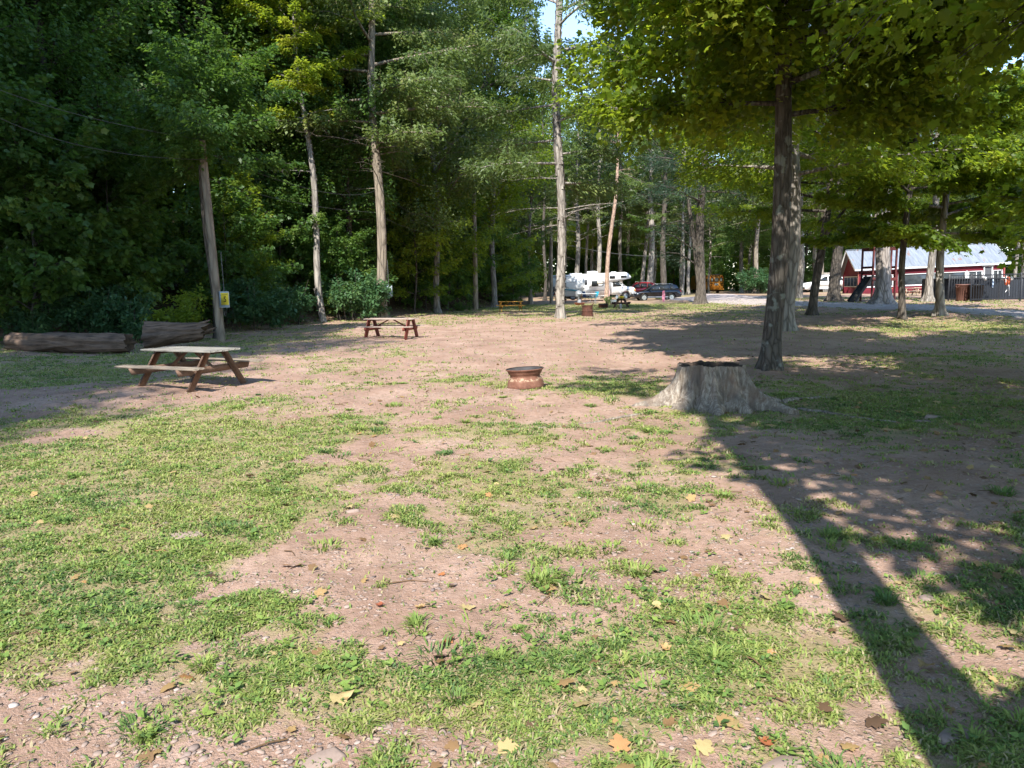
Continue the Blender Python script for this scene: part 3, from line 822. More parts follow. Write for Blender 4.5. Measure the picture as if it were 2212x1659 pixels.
def metal_roof():
    m, nt = newmat('ribbed_metal_roof'); v = coords(nt)
    st = noise(nt, coords(nt, (3.0, .25, .25)), 2.2, 5, .7)
    col = ramp(nt, st, [(.3, (.12, .135, .155)), (.55, (.205, .225, .255)), (.8, (.28, .30, .325))])
    rs = ramp(nt, noise(nt, coords(nt, (2, .6, .6)), 1.1, 5, .65), [(.60, (0, 0, 0)), (.68, (1, 1, 1))])
    col = mix(nt, col, (.22, .12, .08), math_(nt, 'MULTIPLY', rs, .75))
    out(nt, bsdf(nt, col, .6, bump(nt, st, .1, .01), 0, .3)); return m
M_ROOF = metal_roof()

def text_mesh(s, size, mat, parent, name, loc, rot, ext=.002, align='CENTER'):
    cu = bpy.data.curves.new('lettering', 'FONT'); cu.body = s; cu.size = size; cu.extrude = ext; cu.align_x = align; cu.align_y = 'CENTER'
    to = bpy.data.objects.new('lettering_tmp', cu); COL.objects.link(to)
    dg = bpy.context.evaluated_depsgraph_get(); me = bpy.data.meshes.new_from_object(to.evaluated_get(dg))
    bpy.data.objects.remove(to); me.materials.clear(); me.materials.append(mat)
    o = bpy.data.objects.new(name, me); COL.objects.link(o); o.parent = parent; o.location = loc; o.rotation_euler = rot; return o

# ------------------------------------------------ picnic tables
def picnic_table(label, loc, rot, L, mt, ms, ml, width=.74, group='picnic tables at the camp sites', seatm=None, legin=.18, spread=.62, bench_out=.62, lw=.14, bl=1.1, sc=.82):
    t = thing('picnic_table', label, 'picnic table', loc, rot, group); t.scale = (sc, sc, sc)
    mb = MB(); n = 5; w = width / n
    for k in range(n):
        y = -width / 2 + w * (k + .5)
        mb.box((random.uniform(-.012, .012), y, .735 + random.uniform(-.003, .003)), (L, w - .009, .036), None, .005)
    obj('tabletop', mb, mt, t)
    for sy in (-1, 1):
        mb = MB()
        for k in range(2): mb.box((0, sy * (bench_out + k * .132 - .06), .45 + random.uniform(-.002, .002)), (L * bl, .124, .036), None, .005)
        obj('bench', mb, seatm or mt, t)
    for sx in (-1, 1):
        x = sx * (L / 2 - legin)
        for sy in (-1, 1):
            mb = MB(); mb.bar((x, sy * .21, .715), (x, sy * spread, -.03), .042, lw, (0, 1, 0), .005); obj('leg', mb, ml, t)
        mb = MB(); xx = x - sx * .043
        mb.prism([(-bench_out - .16, .431), (bench_out + .16, .431), (bench_out + .10, .30), (-bench_out - .10, .30)], -.0195, .0195)
        me = mb.mesh('bench_support'); me.transform(Matrix.Rotation(PI / 2, 4, 'Z')); me.transform(Matrix.Translation((xx, 0, 0)))
        obj('bench_support', me, ml, t)
        mb = MB(); mb.bar((xx, -.33, .70), (xx, .33, .70), .038, .08, (0, 0, 1), .004); obj('top_cleat', mb, ml, t)
        mb = MB(); mb.bar((xx - sx * .025, 0, .36), (sx * .10, 0, .70), .038, .08, (0, 1, 0), .004); obj('brace', mb, ml, t)
    return t
random.seed(3)
picnic_table('small weathered grey picnic table with brown legs, on grass in front of the logs', (-5.3, 12.28, H(-5.3, 12.28)), rad(-22), 1.80, M_GREYTOP, M_OLDW, M_BROWNW, .84, seatm=M_OLDW, bench_out=.82, bl=1.13, spread=.74, legin=.26)
p = G(846, 729); picnic_table('red painted picnic table with a grey worn top in front of the thick bare trunk', p, rad(-14), 2.0, M_REDTOP, M_REDW, M_REDW, seatm=M_REDTOP, lw=.24)
p = G(1103, 674); picnic_table('bright honey orange picnic table at the foot of the wooded bank', p, rad(8), 1.85, M_ORANGEW, M_ORANGEW, M_ORANGEW)
p = G(1342, 665); dark_table = picnic_table('dark brown picnic table with camp things on top, in front of the motorhome', p, rad(80), 2.0, M_DARKW, M_DARKW, M_DARKW); dtp = np.array(p)
p = G(1236, 654.5); picnic_table('dark picnic table close beside the motorhome, behind the hickory trunk', p, rad(6), 2.0, M_DARKW, M_DARKW, M_DARKW)

# ------------------------------------------------ wheel rim fire ring near the middle
p = G(1136, 843); p[1] += .12
t = thing('fire_ring', 'rusty truck wheel rim used as a fire ring, standing on grass left of the stump', 'fire ring', p, .4); t.rotation_euler = (rad(-1.5), rad(-2.5), .4)
prof = [(.285, .0), (.288, .02), (.28, .045), (.275, .075), (.268, .11), (.245, .14), (.232, .155), (.232, .185), (.248, .20), (.262, .225), (.268, .25), (.29, .265), (.297, .278), (.292, .285)]
mb = MB(); mb.lathe(prof, 64)
m2, nt = newmat('rust_with_pale_scale'); v = coords(nt)
c0 = ramp(nt, noise(nt, v, 9, 6, .7), [(.3, (.09, .038, .024)), (.5, (.165, .072, .045)), (.7, (.24, .125, .085))])
sc = N(nt, 'ShaderNodeSeparateXYZ'); nt.links.new(v, sc.inputs[0])
band = math_(nt, 'MULTIPLY', math_(nt, 'LESS_THAN', sc.outputs[2], .155), math_(nt, 'GREATER_THAN', sc.outputs[2], .105))
pat = math_(nt, 'MULTIPLY', band, math_(nt, 'GREATER_THAN', noise(nt, v, 17, 5, .7), .52))
c0 = mix(nt, c0, (.36, .27, .18), math_(nt, 'MULTIPLY', pat, .8))
out(nt, bsdf(nt, c0, .75, bump(nt, noise(nt, v, 60, 4), .3, .004), .15, .35))
obj('outer_rim', mb, m2, t, True)
mb = MB(); mb.lathe([(r_ - .012, z) for r_, z in prof[::-1]], 64); mb.lathe([(.292, .285), (.28, .286)], 64); mb.lathe([(.27, .02), (.12, .015), (.01, .015)], 40)
obj('sooty_inside', mb, M_SOOT, t, True)

# ------------------------------------------------ stump
def make_stump():
    p = G(1556, 884); p[1] += .50; p[2] = H(p[0], p[1])
    global M_STUMP
    m, nt = newmat('weathered_stump_wood')
    v = coords(nt, (1, 1, .16)); v1 = coords(nt)
    g1 = noise(nt, v, 24, 7, .75); g2 = noise(nt, v, 75, 5, .7)
    col = ramp(nt, g1, [(.30, (.05, .035, .025)), (.44, (.19, .15, .115)), (.58, (.35, .30, .245)), (.76, (.50, .45, .39))])
    col = mix(nt, col, (.07, .045, .03), math_(nt, 'MULTIPLY', math_(nt, 'SUBTRACT', g2, .54, True), 3, True))
    col = mix(nt, col, (.14, .115, .095), math_(nt, 'MULTIPLY', math_(nt, 'SUBTRACT', noise(nt, coords(nt, (1, 1, .45)), 5, 5), .47, True), 5, True))
    col = mix(nt, col, (.20, .115, .07), math_(nt, 'MULTIPLY', math_(nt, 'SUBTRACT', noise(nt, v1, 2.6, 4), .56, True), 3, True))
    hh = math_(nt, 'ADD', math_(nt, 'MULTIPLY', g1, .6), math_(nt, 'MULTIPLY', g2, .4))
    out(nt, bsdf(nt, col, .9, bump(nt, hh, 1.0, .03), 0, .15)); M_STUMP = m
    t = thing('tree_stump', 'wide weathered grey stump with spreading roots and a hollow dark top', 'stump', p); t.scale = (.93, .93, 1)
    seg = 180; th = np.arange(seg) * 2 * PI / seg; zt = .51
    zs = np.concatenate([np.linspace(-.06, .2, 12), np.linspace(.23, zt, 14)])
    lobes = [(rad(-97), .42, .17), (rad(-140), .30, .2), (rad(-172), .62, .17), (rad(-38), .62, .15), (rad(-65), .25, .16), (rad(5), .6, .18), (rad(60), .5, .2), (rad(120), .5, .2), (rad(-115), .2, .1)]
    A = np.full(seg, .05)
    for a, amp, w in lobes: A += amp * np.exp(-((np.angle(np.exp(1j * (th - a)))) / w) ** 2)
    gro = fbm(np.cos(th) * 4 + 9, np.sin(th) * 4, 201, 4) - .5; gro2 = fbm(th * 9, th * 0, 203, 3) - .5
    r = np.zeros((len(zs), seg))
    for i, z in enumerate(zs):
        q = max(z, 0) / zt
        r[i] = .435 + .05 * (1 - q) + A * .95 * math.exp(-max(z, 0) / .15) + gro * (.22 + .20 * (1 - q)) + gro2 * .085 + (fbm(th * 5 + z * 2, th * 0 + z * 6, 207, 3) - .5) * .05 + .035 * A * (1 - q) / .3
    ztop = zt + (fbm(np.cos(th) * 2, np.sin(th) * 2, 211, 3) - .5) * .05 + (fbm(th * 8, th * 0, 213, 2) - .5) * .035
    Z = zs[:, None] + np.zeros((1, seg)); Z[-1] = ztop; Z[-2] = np.minimum(Z[-2], ztop - .01)
    v = np.stack([r * np.cos(th), r * np.sin(th), Z], -1)
    i = np.arange(len(zs) - 1)[:, None] * seg; k = np.arange(seg)[None]; k2 = (k + 1) % seg
    mb = MB(); mb.add(v.reshape(-1, 3), np.stack([i + k, i + k2, i + seg + k2, i + seg + k], -1).reshape(-1, 4))
    rng = np.random.default_rng(8)
    for a, amp, w in lobes:
        if amp < .3: continue
        L = .28 + amp * .62; pts = []
        for s in np.linspace(0, 1, 8):
            rr = .40 + s * L; aa = a + .25 * s * s * rng.uniform(-1, 1)
            pts.append((rr * math.cos(aa), rr * math.sin(aa), .12 * (1 - s) ** 1.8 - .055 * s + .01))
        mb.tube(pts, np.linspace(.12, .035, 8) * (1 + rng.normal(0, .08, 8)), 10)
    obj('weathered_side', mb, m, t, True)
    mb = MB(); ri = r[-1]; rows = [(1.0, 0, 0), (.86, -.005, .02), (.72, -.012, .02), (.60, -.09, .03), (.42, -.20, .03), (.15, -.24, .02)]
    vs = []
    for f_, dz, nn in rows:
        vs.append(np.stack([ri * f_ * np.cos(th), ri * f_ * np.sin(th), (ztop if f_ == 1 else zt) + dz + (fbm(th * 6, th * 0 + f_ * 9, 217, 3) - .5) * nn * 2], -1))
    v = np.concatenate(vs); i = np.arange(len(rows) - 1)[:, None] * seg
    mb.add(v, np.stack([i + k, i + k2, i + seg + k2, i + seg + k], -1).reshape(-1, 4)); mb.add(vs[-1], [list(range(seg))])
    obj('hollow_top', mb, simple('rotten_dark_wood', (.07, .052, .04), (.03, .022, .017), 9, .9, 0, .1, .6), t, True)
make_stump()
def surface_root(label, pts, r0):
    P = [np.array([*G(*q)[:2], 0]) for q in pts]; P = np.array(P); tt = np.linspace(0, 1, 16)
    xy = np.stack([np.interp(tt, np.linspace(0, 1, len(P)), P[:, k]) for k in (0, 1)], -1)
    z = terr(xy[:, 0], xy[:, 1]) + .012 * np.sin(tt * 9) * (1 - tt)
    mb = MB(); mb.tube(np.stack([xy[:, 0], xy[:, 1], z], -1), r0 * (1 - .6 * tt), 8)
    tag(obj('surface_root', mb, M_STUMP, None, True), label, 'root', 'roots lying bare on the ground around the stump')
surface_root('pale root running left from the stump towards the fire ring', [(1385, 893), (1300, 906), (1200, 918), (1100, 926)], .02)
surface_root('thin dark root reaching right from the stump across shaded dirt', [(1725, 878), (1800, 892), (1890, 905), (1960, 915)], .03)
surface_root('short root with a split end right behind the stump', [(1690, 868), (1740, 862), (1790, 858)], .045)

# ------------------------------------------------ old logs at the left
M_LOG = wood('rotting_log_wood', (.16, .11, .08), (.035, .024, .018), 2.0, 0, .95)
def make_log(label, p0, p1, r0, r1, seed, jag=.0, prongs=()):
    p0 = np.array(p0); p1 = np.array(p1); L = np.linalg.norm(p1 - p0); seg = 40; n = 46; rng = np.random.default_rng(seed)
    t = thing('fallen_log', label, 'log', p0, math.atan2(p1[1] - p0[1], p1[0] - p0[0]))
    th = np.arange(seg) * 2 * PI / seg; u = np.linspace(0, 1, n)
    R = (r0 + (r1 - r0) * u)[:, None] * (1 + .42 * (fbm(np.cos(th)[None] * 3 + u[:, None] * L * 1.1, np.sin(th)[None] * 3 + 0 * u[:, None], seed, 4) - .5) * 2 + .22 * (fbm(th[None] * 6 + 0 * u[:, None], u[:, None] * L * .9, seed + 3, 3) - .5) * 2)
    xe = u[:, None] * L + jag * (fbm(th * 3, th * 0, seed + 5, 3)[None] - .4) * (np.maximum(0, u[:, None] - .6) / .4) ** 1.2
    v = np.stack([xe, R * np.cos(th), R * np.sin(th) + r0 * .86 + .05 * np.sin(u * 5)[:, None] * r0], -1)
    i = np.arange(n - 1)[:, None] * seg; k = np.arange(seg)[None]; k2 = (k + 1) % seg
    mb = MB(); mb.add(v.reshape(-1, 3), np.stack([i + k, i + k2, i + seg + k2, i + seg + k], -1).reshape(-1, 4))
    obj('log_body', mb, M_LOG, t, True)
    for pz, py_, pl, pr_ in prongs:
        mb = MB(); q0 = np.array([L * .80, py_, pz]); q1 = q0 + np.array([pl * .6, py_ * .3, pz * .25]); q2 = q1 + np.array([pl * .5, py_ * .2, .08])
        mb.tube([q0, q1, q2], [pr_, pr_ * .6, pr_ * .15], 9); obj('broken_prong', mb, M_LOG, t, True)
    for e in (0, n - 1):
        mb = MB(); c = v[e].mean(0) + np.array([.06 if e == 0 else -.12, 0, 0]); mb.add(np.concatenate([v[e], [c]]), [[k_, (k_ + 1) % seg, seg] for k_ in range(seg)])
        obj('log_end', mb, simple('dark_log_end_%d' % seed, (.10, .07, .05), (.04, .03, .022), 7, .95, 0, .1, .5), t)
    return t
a = G(28, 757); b = G(278, 762); make_log('long straight rotting log lying across the grass at the left edge', a, b, .25, .22, 5, .35)
a = G(322, 750); b = G(440, 748); lg = make_log('thick gnarled log with a split jagged right end, behind the grey picnic table', a, b, .37, .22, 9, .9, ((.42, -.05, .55, .10), (.24, .10, .62, .09), (.14, -.14, .4, .08))); lg.rotation_euler[1] = rad(-5)

# ------------------------------------------------ poles, boxes and wires
def pole(label, px, py, wpx, top, lean=0, D=None, name='utility_pole'):
    b = G(px, py) if D is None else np.array([X(px, D), D, H(X(px, D), D)])
    r = wpx * b[1] / F_PX / 2; t = thing(name, label, 'utility pole', b); mb = MB()
    zs = np.linspace(-.3, top, 14); mb.tube(np.stack([lean * zs, 0 * zs, zs], -1), r * (1.08 - .2 * zs / top), 16)
    obj('shaft', mb, M_POLE, t, True); return t, b, r
t, b1, r1 = pole('weathered wooden pole with a yellow numbered box, behind the grey picnic table', 478, 735, 16.5, 6.1, -.035)
def meter_box(label, b, px, py, w, h, d, plate):
    c = W(px, py, b[1] - .12); t = thing('meter_box', label, 'electric box', c, rad(28) if plate else rad(14), 'electric boxes on the poles')
    mb = MB(); mb.box((0, 0, 0), (w, d, h), None, .008); obj('case', mb, M_GALV, t)
    mb = MB(); mb.box((0, -d / 2 - .012, 0), (w * .96, .02, h * .98), None, .006); obj('cover', mb, M_GALV, t)
    mb = MB(); mb.tube([(-.03, 0, -h / 2), (-.02, 0, -h / 2 - .2), (.03, .02, -h / 2 - .28), (.05, .02, -h / 2)], .012, 6); mb.tube([(.02, .03, h / 2), (.0, .06, h / 2 + 1.2)], .014, 6); obj('conduit', mb, M_CABLE, t)
    if plate:
        mb = MB(); mb.box((.01, -d / 2 - .026, .02), (w * .78, .004, h * .74), None, .001); obj('number_plate', mb, M_YELLOW, t)
        text_mesh('5', .22, M_BLK, t, 'numeral', (.012, -d / 2 - .031, .0), (PI / 2, 0, 0)).scale = (.85, 1.1, 1)
        mb = MB()
        for k in range(9): mb.box((-.07 + k * .0175, -d / 2 - .029, h * .30), (.011, .002, .017), None, .0005)
        obj('small_print', mb, M_BLK, t)
meter_box('grey electric box with yellow plate reading 5, on the leaning pole at left', b1, 484, 647, .29, .50, .17, True)
t, b6, r6 = pole('slim straight pole carrying two wires at the dark edge of the wood', 1028, 670, 10, 8.2)
t, b8, r8 = pole('short pale pole just left of the hickory trunk', 1191, 654, 7, 6.9)
def wire(label, pts, y0, y1, r=.006, sag=0):
    P = [W(px, py, y0 + (y1 - y0) * k / (len(pts) - 1)) for k, (px, py) in enumerate(pts)]; P = np.array(P)
    tt = np.linspace(0, 1, 40); tn = np.linspace(0, 1, len(P))
    if len(P) == 3: Q = P[0] * ((1 - tt) * (1 - 2 * tt))[:, None] + P[1] * (4 * tt * (1 - tt))[:, None] + P[2] * (tt * (2 * tt - 1))[:, None]
    else: Q = P[0] + (P[1] - P[0]) * tt[:, None]; Q[:, 2] -= sag * 4 * tt * (1 - tt)
    mb = MB(); mb.tube(Q, r, 6); tag(obj('power_cable', mb, M_CABLE, None, True), label, 'cable', 'power cables strung between poles')
wire('pale cable sagging from the left edge to the numbered pole', [(-60, 170), (190, 253), (442, 303)], 15, b1[1] - .15)
wire('lower cable from the left edge to the numbered pole', [(-60, 225), (200, 320), (450, 345)], 15, b1[1] - .1)
wire('cable from the numbered pole to the thick bare trunk, lower of two', [(450, 385), (650, 440), (815, 459)], b1[1] - .15, 36.6)
wire('cable from the numbered pole to the thick bare trunk, upper of two', [(447, 330), (700, 415), (812, 411)], b1[1] - .15, 36.6)
wire('upper cable from the thick bare trunk to the slim pole', [(830, 417), (930, 474), (1029, 465)], 36.6, b6[1] - .1)
wire('lower cable from the thick bare trunk to the slim pole', [(830, 470), (920, 502), (1027, 512)], 36.6, b6[1] - .1)
wire('cable from the slim pole past the hickory trunk', [(1030, 465), (1110, 512), (1191, 508)], b6[1] - .1, b8[1] - .1)
wire('pale line stretched high behind the motorhome', [(1192, 520), (1330, 548), (1450, 552)], b8[1], 74, .02)
# ---------------------------------------------------------------- vehicles
def wheel(parent, x, y, r, w, side, spokes=5, rimc=None, z=None):
    """wheel centred at x,y; side = +1 when the outer face looks to +y"""
    mb = MB(); pr = [(r * .60, -w / 2), (r * .90, -w / 2), (r * .985, -w / 2 + .03), (r, -w / 4), (r, w / 4), (r * .985, w / 2 - .03), (r * .90, w / 2), (r * .60, w / 2), (r * .60, -w / 2)]
    mb.lathe(pr, 32)
    R = Matrix.Rotation(PI / 2, 4, 'X')
    me = mb.mesh('tyre', True); me.transform(R); me.transform(Matrix.Translation((x, y, r if z is None else z)))
    wh = obj('wheel', me, M_RUBBER, parent)
    mb = MB(); f = side * w * .36
    mb.tube([(0, 0, f - .02), (0, 0, f + .02)], r * .17, 14)
    for k in range(spokes):
        a = k * 2 * PI / spokes + .3
        mb.bar((r * .1 * math.cos(a), r * .1 * math.sin(a), f), (r * .62 * math.cos(a), r * .62 * math.sin(a), f), r * .2, .03, (0, 0, 1), .006)
    mb.lathe([(r * .58, f - .03), (r * .66, f), (r * .66, f + .02), (r * .6, f + .02)], 28)
    mb.lathe([(r * .6, f - .06), (.01, f - .06)], 20, tone=0)
    me = mb.mesh('rim'); me.transform(Matrix.Rotation(-PI / 2 * 1, 4, 'X') @ Matrix.Scale(1, 4)); me.transform(Matrix.Scale(1, 4)); me.transform(Matrix.Translation((x, y, r if z is None else z)))
    obj('rim', me, rimc or M_CHROME, wh)
    return wh

def rounded(pts, r=.08, n=4):
    o = []; m = len(pts)
    for i in range(m):
        a, b, c = (np.array(pts[(i + k) % m], float) for k in (-1, 0, 1))
        la, lc = np.linalg.norm(a - b), np.linalg.norm(c - b); q = min(r, la * .45, lc * .45)
        p0 = b + (a - b) / la * q; p1 = b + (c - b) / lc * q
        for s in np.linspace(0, 1, n): o.append(tuple((1 - s) ** 2 * p0 + 2 * s * (1 - s) * b + s * s * p1))
    return o

def car(name, label, cat, loc, rot, paint, L=4.57, Hh=1.68, Wd=1.84, wr=.36, rimc=None, group=None, boxy=0):
    """nose at x=0, tail at x=L; y=0 is the middle"""
    t = thing(name, label, cat, loc, rot, group); k = L / 4.57; hz = Hh / 1.68; bl = 1.04 * hz
    low = [(.06, .34), (.02, .62), (.10, .82 * hz), (.42, .93 * hz), (1.15, 1.02 * hz), (4.30, 1.08 * hz), (4.50, .98 * hz), (4.57, .62), (4.50, .38)]
    arch = []
    for cx in (3.62, .95):
        arch += [(cx + (wr + .06) * math.cos(a), wr + (wr + .06) * math.sin(a)) for a in np.linspace(-.10, PI + .10, 11)]
    out_ = rounded(low, .09, 3) + arch
    out_ = [(x * k, z) for x, z in out_]
    mb = MB(); hw = Wd / 2
    ins = [(x * .985 + .03, z * .985 + .012) for x, z in out_]
    mb.prism(out_, -hw + .07, hw - .07); 
    n = len(out_)
    for sg in (-1, 1):
        v = [(x, sg * (hw - .07), z) for x, z in out_] + [(x, sg * hw, z) for x, z in ins]
        mb.add(v, [[i, (i + 1) % n, n + (i + 1) % n, n + i] for i in range(n)] + [list(range(n, 2 * n))])
    obj('body', mb, paint, t)
    gb = [(1.12, 1.0 * hz), (1.95, 1.56 * hz), (2.4, 1.655 * hz), (3.85, 1.64 * hz), (4.12 + .2 * boxy, 1.56 * hz), (4.47, 1.04 * hz)]
    gt = [(x * k, z) for x, z in gb]; mb = MB()
    ctr = lambda f: [(2.7 * k + (x - 2.7 * k) * f, z) for x, z in gt]
    def lev(y, z): return y * (1 - .20 * max(0, (z - bl) / (Hh - bl)))
    m = len(gt)
    v = [(x, -lev(hw - .05, z), z) for x, z in gt] + [(x, lev(hw - .05, z), z) for x, z in gt]
    mb.add(v, [list(range(m)), list(range(m, 2 * m))[::-1]] + [[(i + 1) % m, i, m + i, m + (i + 1) % m] for i in range(m)])
    obj('roof', mb, paint, t)
    # glass
    wins = [[(1.42, 1.07), (1.98, 1.47), (2.42, 1.56), (2.42, 1.07)], [(2.50, 1.07), (2.50, 1.565), (3.38, 1.555), (3.38, 1.09)], [(3.46, 1.10), (3.46, 1.55), (3.85, 1.54), (4.12, 1.16)]]
    for w_ in wins:
        for sg in (-1, 1):
            mb = MB(); pts = [(x * k, sg * (lev(hw - .05, z * hz) + .006), z * hz) for x, z in w_]
            mb.slab(pts if sg > 0 else pts[::-1], -.004 if sg > 0 else -.004); obj('window', mb, M_GLASS, t)
    for (a, b_, nm) in (((1.20, 1.06), (1.90, 1.53), 'windscreen'), ((4.44, 1.10), (4.16 + .2 * boxy, 1.52), 'rear_window')):
        z0, z1 = a[1] * hz, b_[1] * hz; y0, y1 = lev(hw - .12, z0), lev(hw - .12, z1); dx = -.012 if nm == 'windscreen' else .012
        mb = MB(); mb.slab([(a[0] * k + dx, -y0, z0), (a[0] * k + dx, y0, z0), (b_[0] * k + dx, y1, z1), (b_[0] * k + dx, -y1, z1)], .004); obj(nm, mb, M_GLASS, t)
    for cx in (.95, 3.62):
        for sg in (-1, 1): wheel(t, cx * k, sg * (hw - .12), wr, .23, sg, 6, rimc)
    for sg in (-1, 1):
        mb = MB(); mb.box((.22 * k, sg * (hw - .20), .80 * hz), (.34, .30, .14), None, .03); obj('headlight', mb, M_LAMP, t)
        mb = MB(); mb.box((4.47 * k, sg * (hw - .16), .95 * hz), (.20, .26, .16), None, .03); obj('tail_light', mb, M_TAIL, t)
        mb = MB(); mb.box((1.52 * k, sg * (hw + .07), 1.08 * hz), (.12, .16, .13), None, .03); obj('mirror', mb, paint, t)
        mb = MB(); mb.tube([(2.2 * k, sg * .58, Hh - .01), (2.3 * k, sg * .58, Hh + .035), (3.7 * k, sg * .58, Hh + .03), (3.8 * k, sg * .58, Hh - .015)], .018, 6); obj('roof_rail', mb, M_CHROME, t)
        mb = MB(); mb.box((2.3 * k, sg * (hw - .01), .40), (2.0 * k, .06, .10), None, .02); obj('sill_strip', mb, M_GREYP, t)
    mb = MB(); mb.box((.03, 0, .52), (.12, Wd * .78, .22), None, .03); obj('front_bumper', mb, M_DGREY, t)
    mb = MB(); mb.box((4.53 * k, 0, .50), (.12, Wd * .88, .24), None, .03); obj('rear_bumper', mb, M_DGREY, t)
    return t

suvY = 73.0
car('parked_suv', 'dark blue black SUV parked side on among trunks, right of the motorhome', 'car', (X(1366, suvY, 645), suvY, H(X(1366, suvY, 645), suvY) - .05), rad(3), M_BLUEB, 4.58, 1.62)
car('parked_jeep', 'boxy red car half hidden behind the nose of the motorhome', 'car', (X(1338, 84, 640), 84, H(X(1338, 84, 640), 84)), rad(3), M_REDC, 4.0, 1.8, 1.75, .36, None, None, 1)
car('parked_van', 'white vehicle partly seen between trunks, left of the grey shed', 'van', (X(1733, 88, 620), 88, H(X(1733, 88, 620), 88)), rad(0), M_WHITE, 4.9, 2.0, 1.9, .38, None, None, 1)

def motorhome():
    y0 = 75.0; x0 = X(1190, y0, 650); sc = (X(1372, y0, 650) - x0) / 8.35
    t = thing('motorhome', 'white class C motorhome with teal swoosh and cab-over bed, parked beneath tall trunks', 'motorhome', (x0, y0, H(x0 + 3, y0) + .02), rad(0)); t.rotation_euler = (0, rad(-1.1), rad(-2))
    t.scale = (sc, .86, .85)
    body = [(0, .52), (0, 2.86), (.06, 2.95), (6.0, 3.04), (7.3, 3.08), (7.62, 2.96), (7.95, 2.5), (7.92, 2.36), (7.75, 2.30), (7.0, 2.12), (6.02, 2.02), (6.02, .55), (5.0, .45), (.7, .45)]
    mb = MB(); mb.prism(rounded(body, .05, 2), 0, 2.4); obj('body', mb, M_WHITE, t)
    cab = [(6.0, .50), (6.0, 2.06), (6.75, 2.06), (7.05, 1.80), (7.42, 1.42), (8.15, 1.30), (8.32, 1.12), (8.36, .62), (8.25, .46)]
    cab = cab + [(7.42 + .46 * math.cos(a), .38 + .46 * math.sin(a)) for a in np.linspace(.1, PI - .1, 10)] 
    mb = MB(); mb.prism(cab, .16, 2.24); obj('cab', mb, M_WHITE, t)
    def win(x, z, w, h, m=M_GLASS, y=-.012, fr=M_BLACK, rnd=.08):
        mb = MB(); mb.prism(rounded([(x, z), (x + w, z), (x + w, z + h), (x, z + h)], rnd, 3), y - .012, y + .02); f = obj('window', mb, fr, t)
        mb = MB(); mb.prism(rounded([(x + .035, z + .035), (x + w - .035, z + .035), (x + w - .035, z + h - .035), (x + .035, z + h - .035)], rnd, 3), y - .017, y - .005); obj('pane', mb, m, f)
    win(4.05, 1.52, 1.16, .66, M_GLASSG); win(1.12, 1.45, .42, .60); win(5.82, 2.36, .55, .34)
    win(6.92, 2.42, .58, .28)
    mb = MB(); mb.prism([(4.72, 1.60), (5.12, 1.60), (5.12, 1.74), (4.72, 1.74)], -.034, -.026); obj('window_card', mb, M_WHITE, t)
    mb = MB(); mb.prism([(4.63, 1.80), (5.14, 1.80), (5.14, 2.08), (4.63, 2.08)], -.033, -.026); obj('curtain', mb, simple('cream_curtain', (.62, .58, .47), (.5, .46, .36), 3, .9), t)
    # door
    mb = MB(); mb.prism([(3.18, .55), (3.80, .55), (3.80, 2.55), (3.18, 2.55)], -.020, .01); d = obj('door', mb, M_WHITE, t)
    mb = MB(); mb.prism([(3.36, 1.72), (3.64, 1.72), (3.64, 2.36), (3.36, 2.36)], -.03, -.012); obj('pane', mb, M_DGREY, d)
    mb = MB(); mb.box((3.27, -.05, 1.32), (.08, .06, .16), None, .01); obj('handle', mb, M_BLACK, d)
    # cab door window and windscreen
    mb = MB(); mb.prism([(6.14, 1.40), (6.14, 1.98), (6.66, 1.98), (7.12, 1.42)], .145, .17); obj('cab_window', mb, M_GLASS, t)
    mb = MB(); mb.slab([(6.82, .28, 2.03), (6.82, 2.12, 2.03), (7.40, 2.16, 1.46), (7.40, .24, 1.46)], .02); obj('windscreen', mb, M_GLASS, t)
    mb = MB(); mb.prism([(6.75, 2.03), (7.0, 1.82), (7.36, 1.46), (7.16, 1.46), (6.62, 2.03)], .148, .172); obj('quarter_window', mb, M_GLASS, t)
    mb = MB(); mb.box((7.05, .02, 1.50), (.14, .24, .26), None, .03); obj('mirror', mb, M_WHITE, t)
    mb = MB(); mb.prism([(6.12, .62), (6.12, .64), (7.3, .64), (7.3, .62)], .14, .18); mb.box((6.18, .15, 1.12), (.02, .03, .28)); obj('cab_trim', mb, M_BLACK, t)
    mb = MB()
    for (a, b_) in ((.95, 3.12), (3.2, 3.78), (3.86, 5.95)): mb.box(((a + b_) / 2, -.012, 1.04), (b_ - a, .025, .035), None, .003)
    mb.box((7.0, .15, 1.06), (1.7, .025, .035), None, .003); obj('belt_strip', mb, M_DGREY, t)
    # swoosh
    up = [(1.15 + 1.95 * s, 1.33 + .12 * math.sin(s * PI * .8) - .36 * s) for s in np.linspace(0, 1, 12)]
    lo = [(1.15 + 1.95 * s, 1.25 + .02 * math.sin(s * PI) - .30 * s ** .7) for s in np.linspace(0, 1, 12)][::-1]
    mb = MB(); mb.prism(up + lo, -.016, -.002); obj('teal_swoosh', mb, M_TEAL, t)
    mb = MB()
    for k in range(3): mb.box((2.85, -.016, 1.18 - k * .10), (.42, .014, .03), None, .003)
    mb.prism([(1.58, 1.62), (1.82, 1.45), (1.72, 1.36), (1.66, 1.50), (1.50, 1.42)], -.016, -.002); obj('vent_louvres', mb, M_GREYL, t)
    text_mesh('Landscape', .27, M_GREYL, t, 'script_lettering', (2.02, -.008, 2.12), (PI / 2, 0, 0), .004).scale = (.85, .9, 1)
    text_mesh('Lite', .2, M_GREYL, t, 'script_lettering', (2.38, -.008, 1.92), (PI / 2, 0, 0), .004)
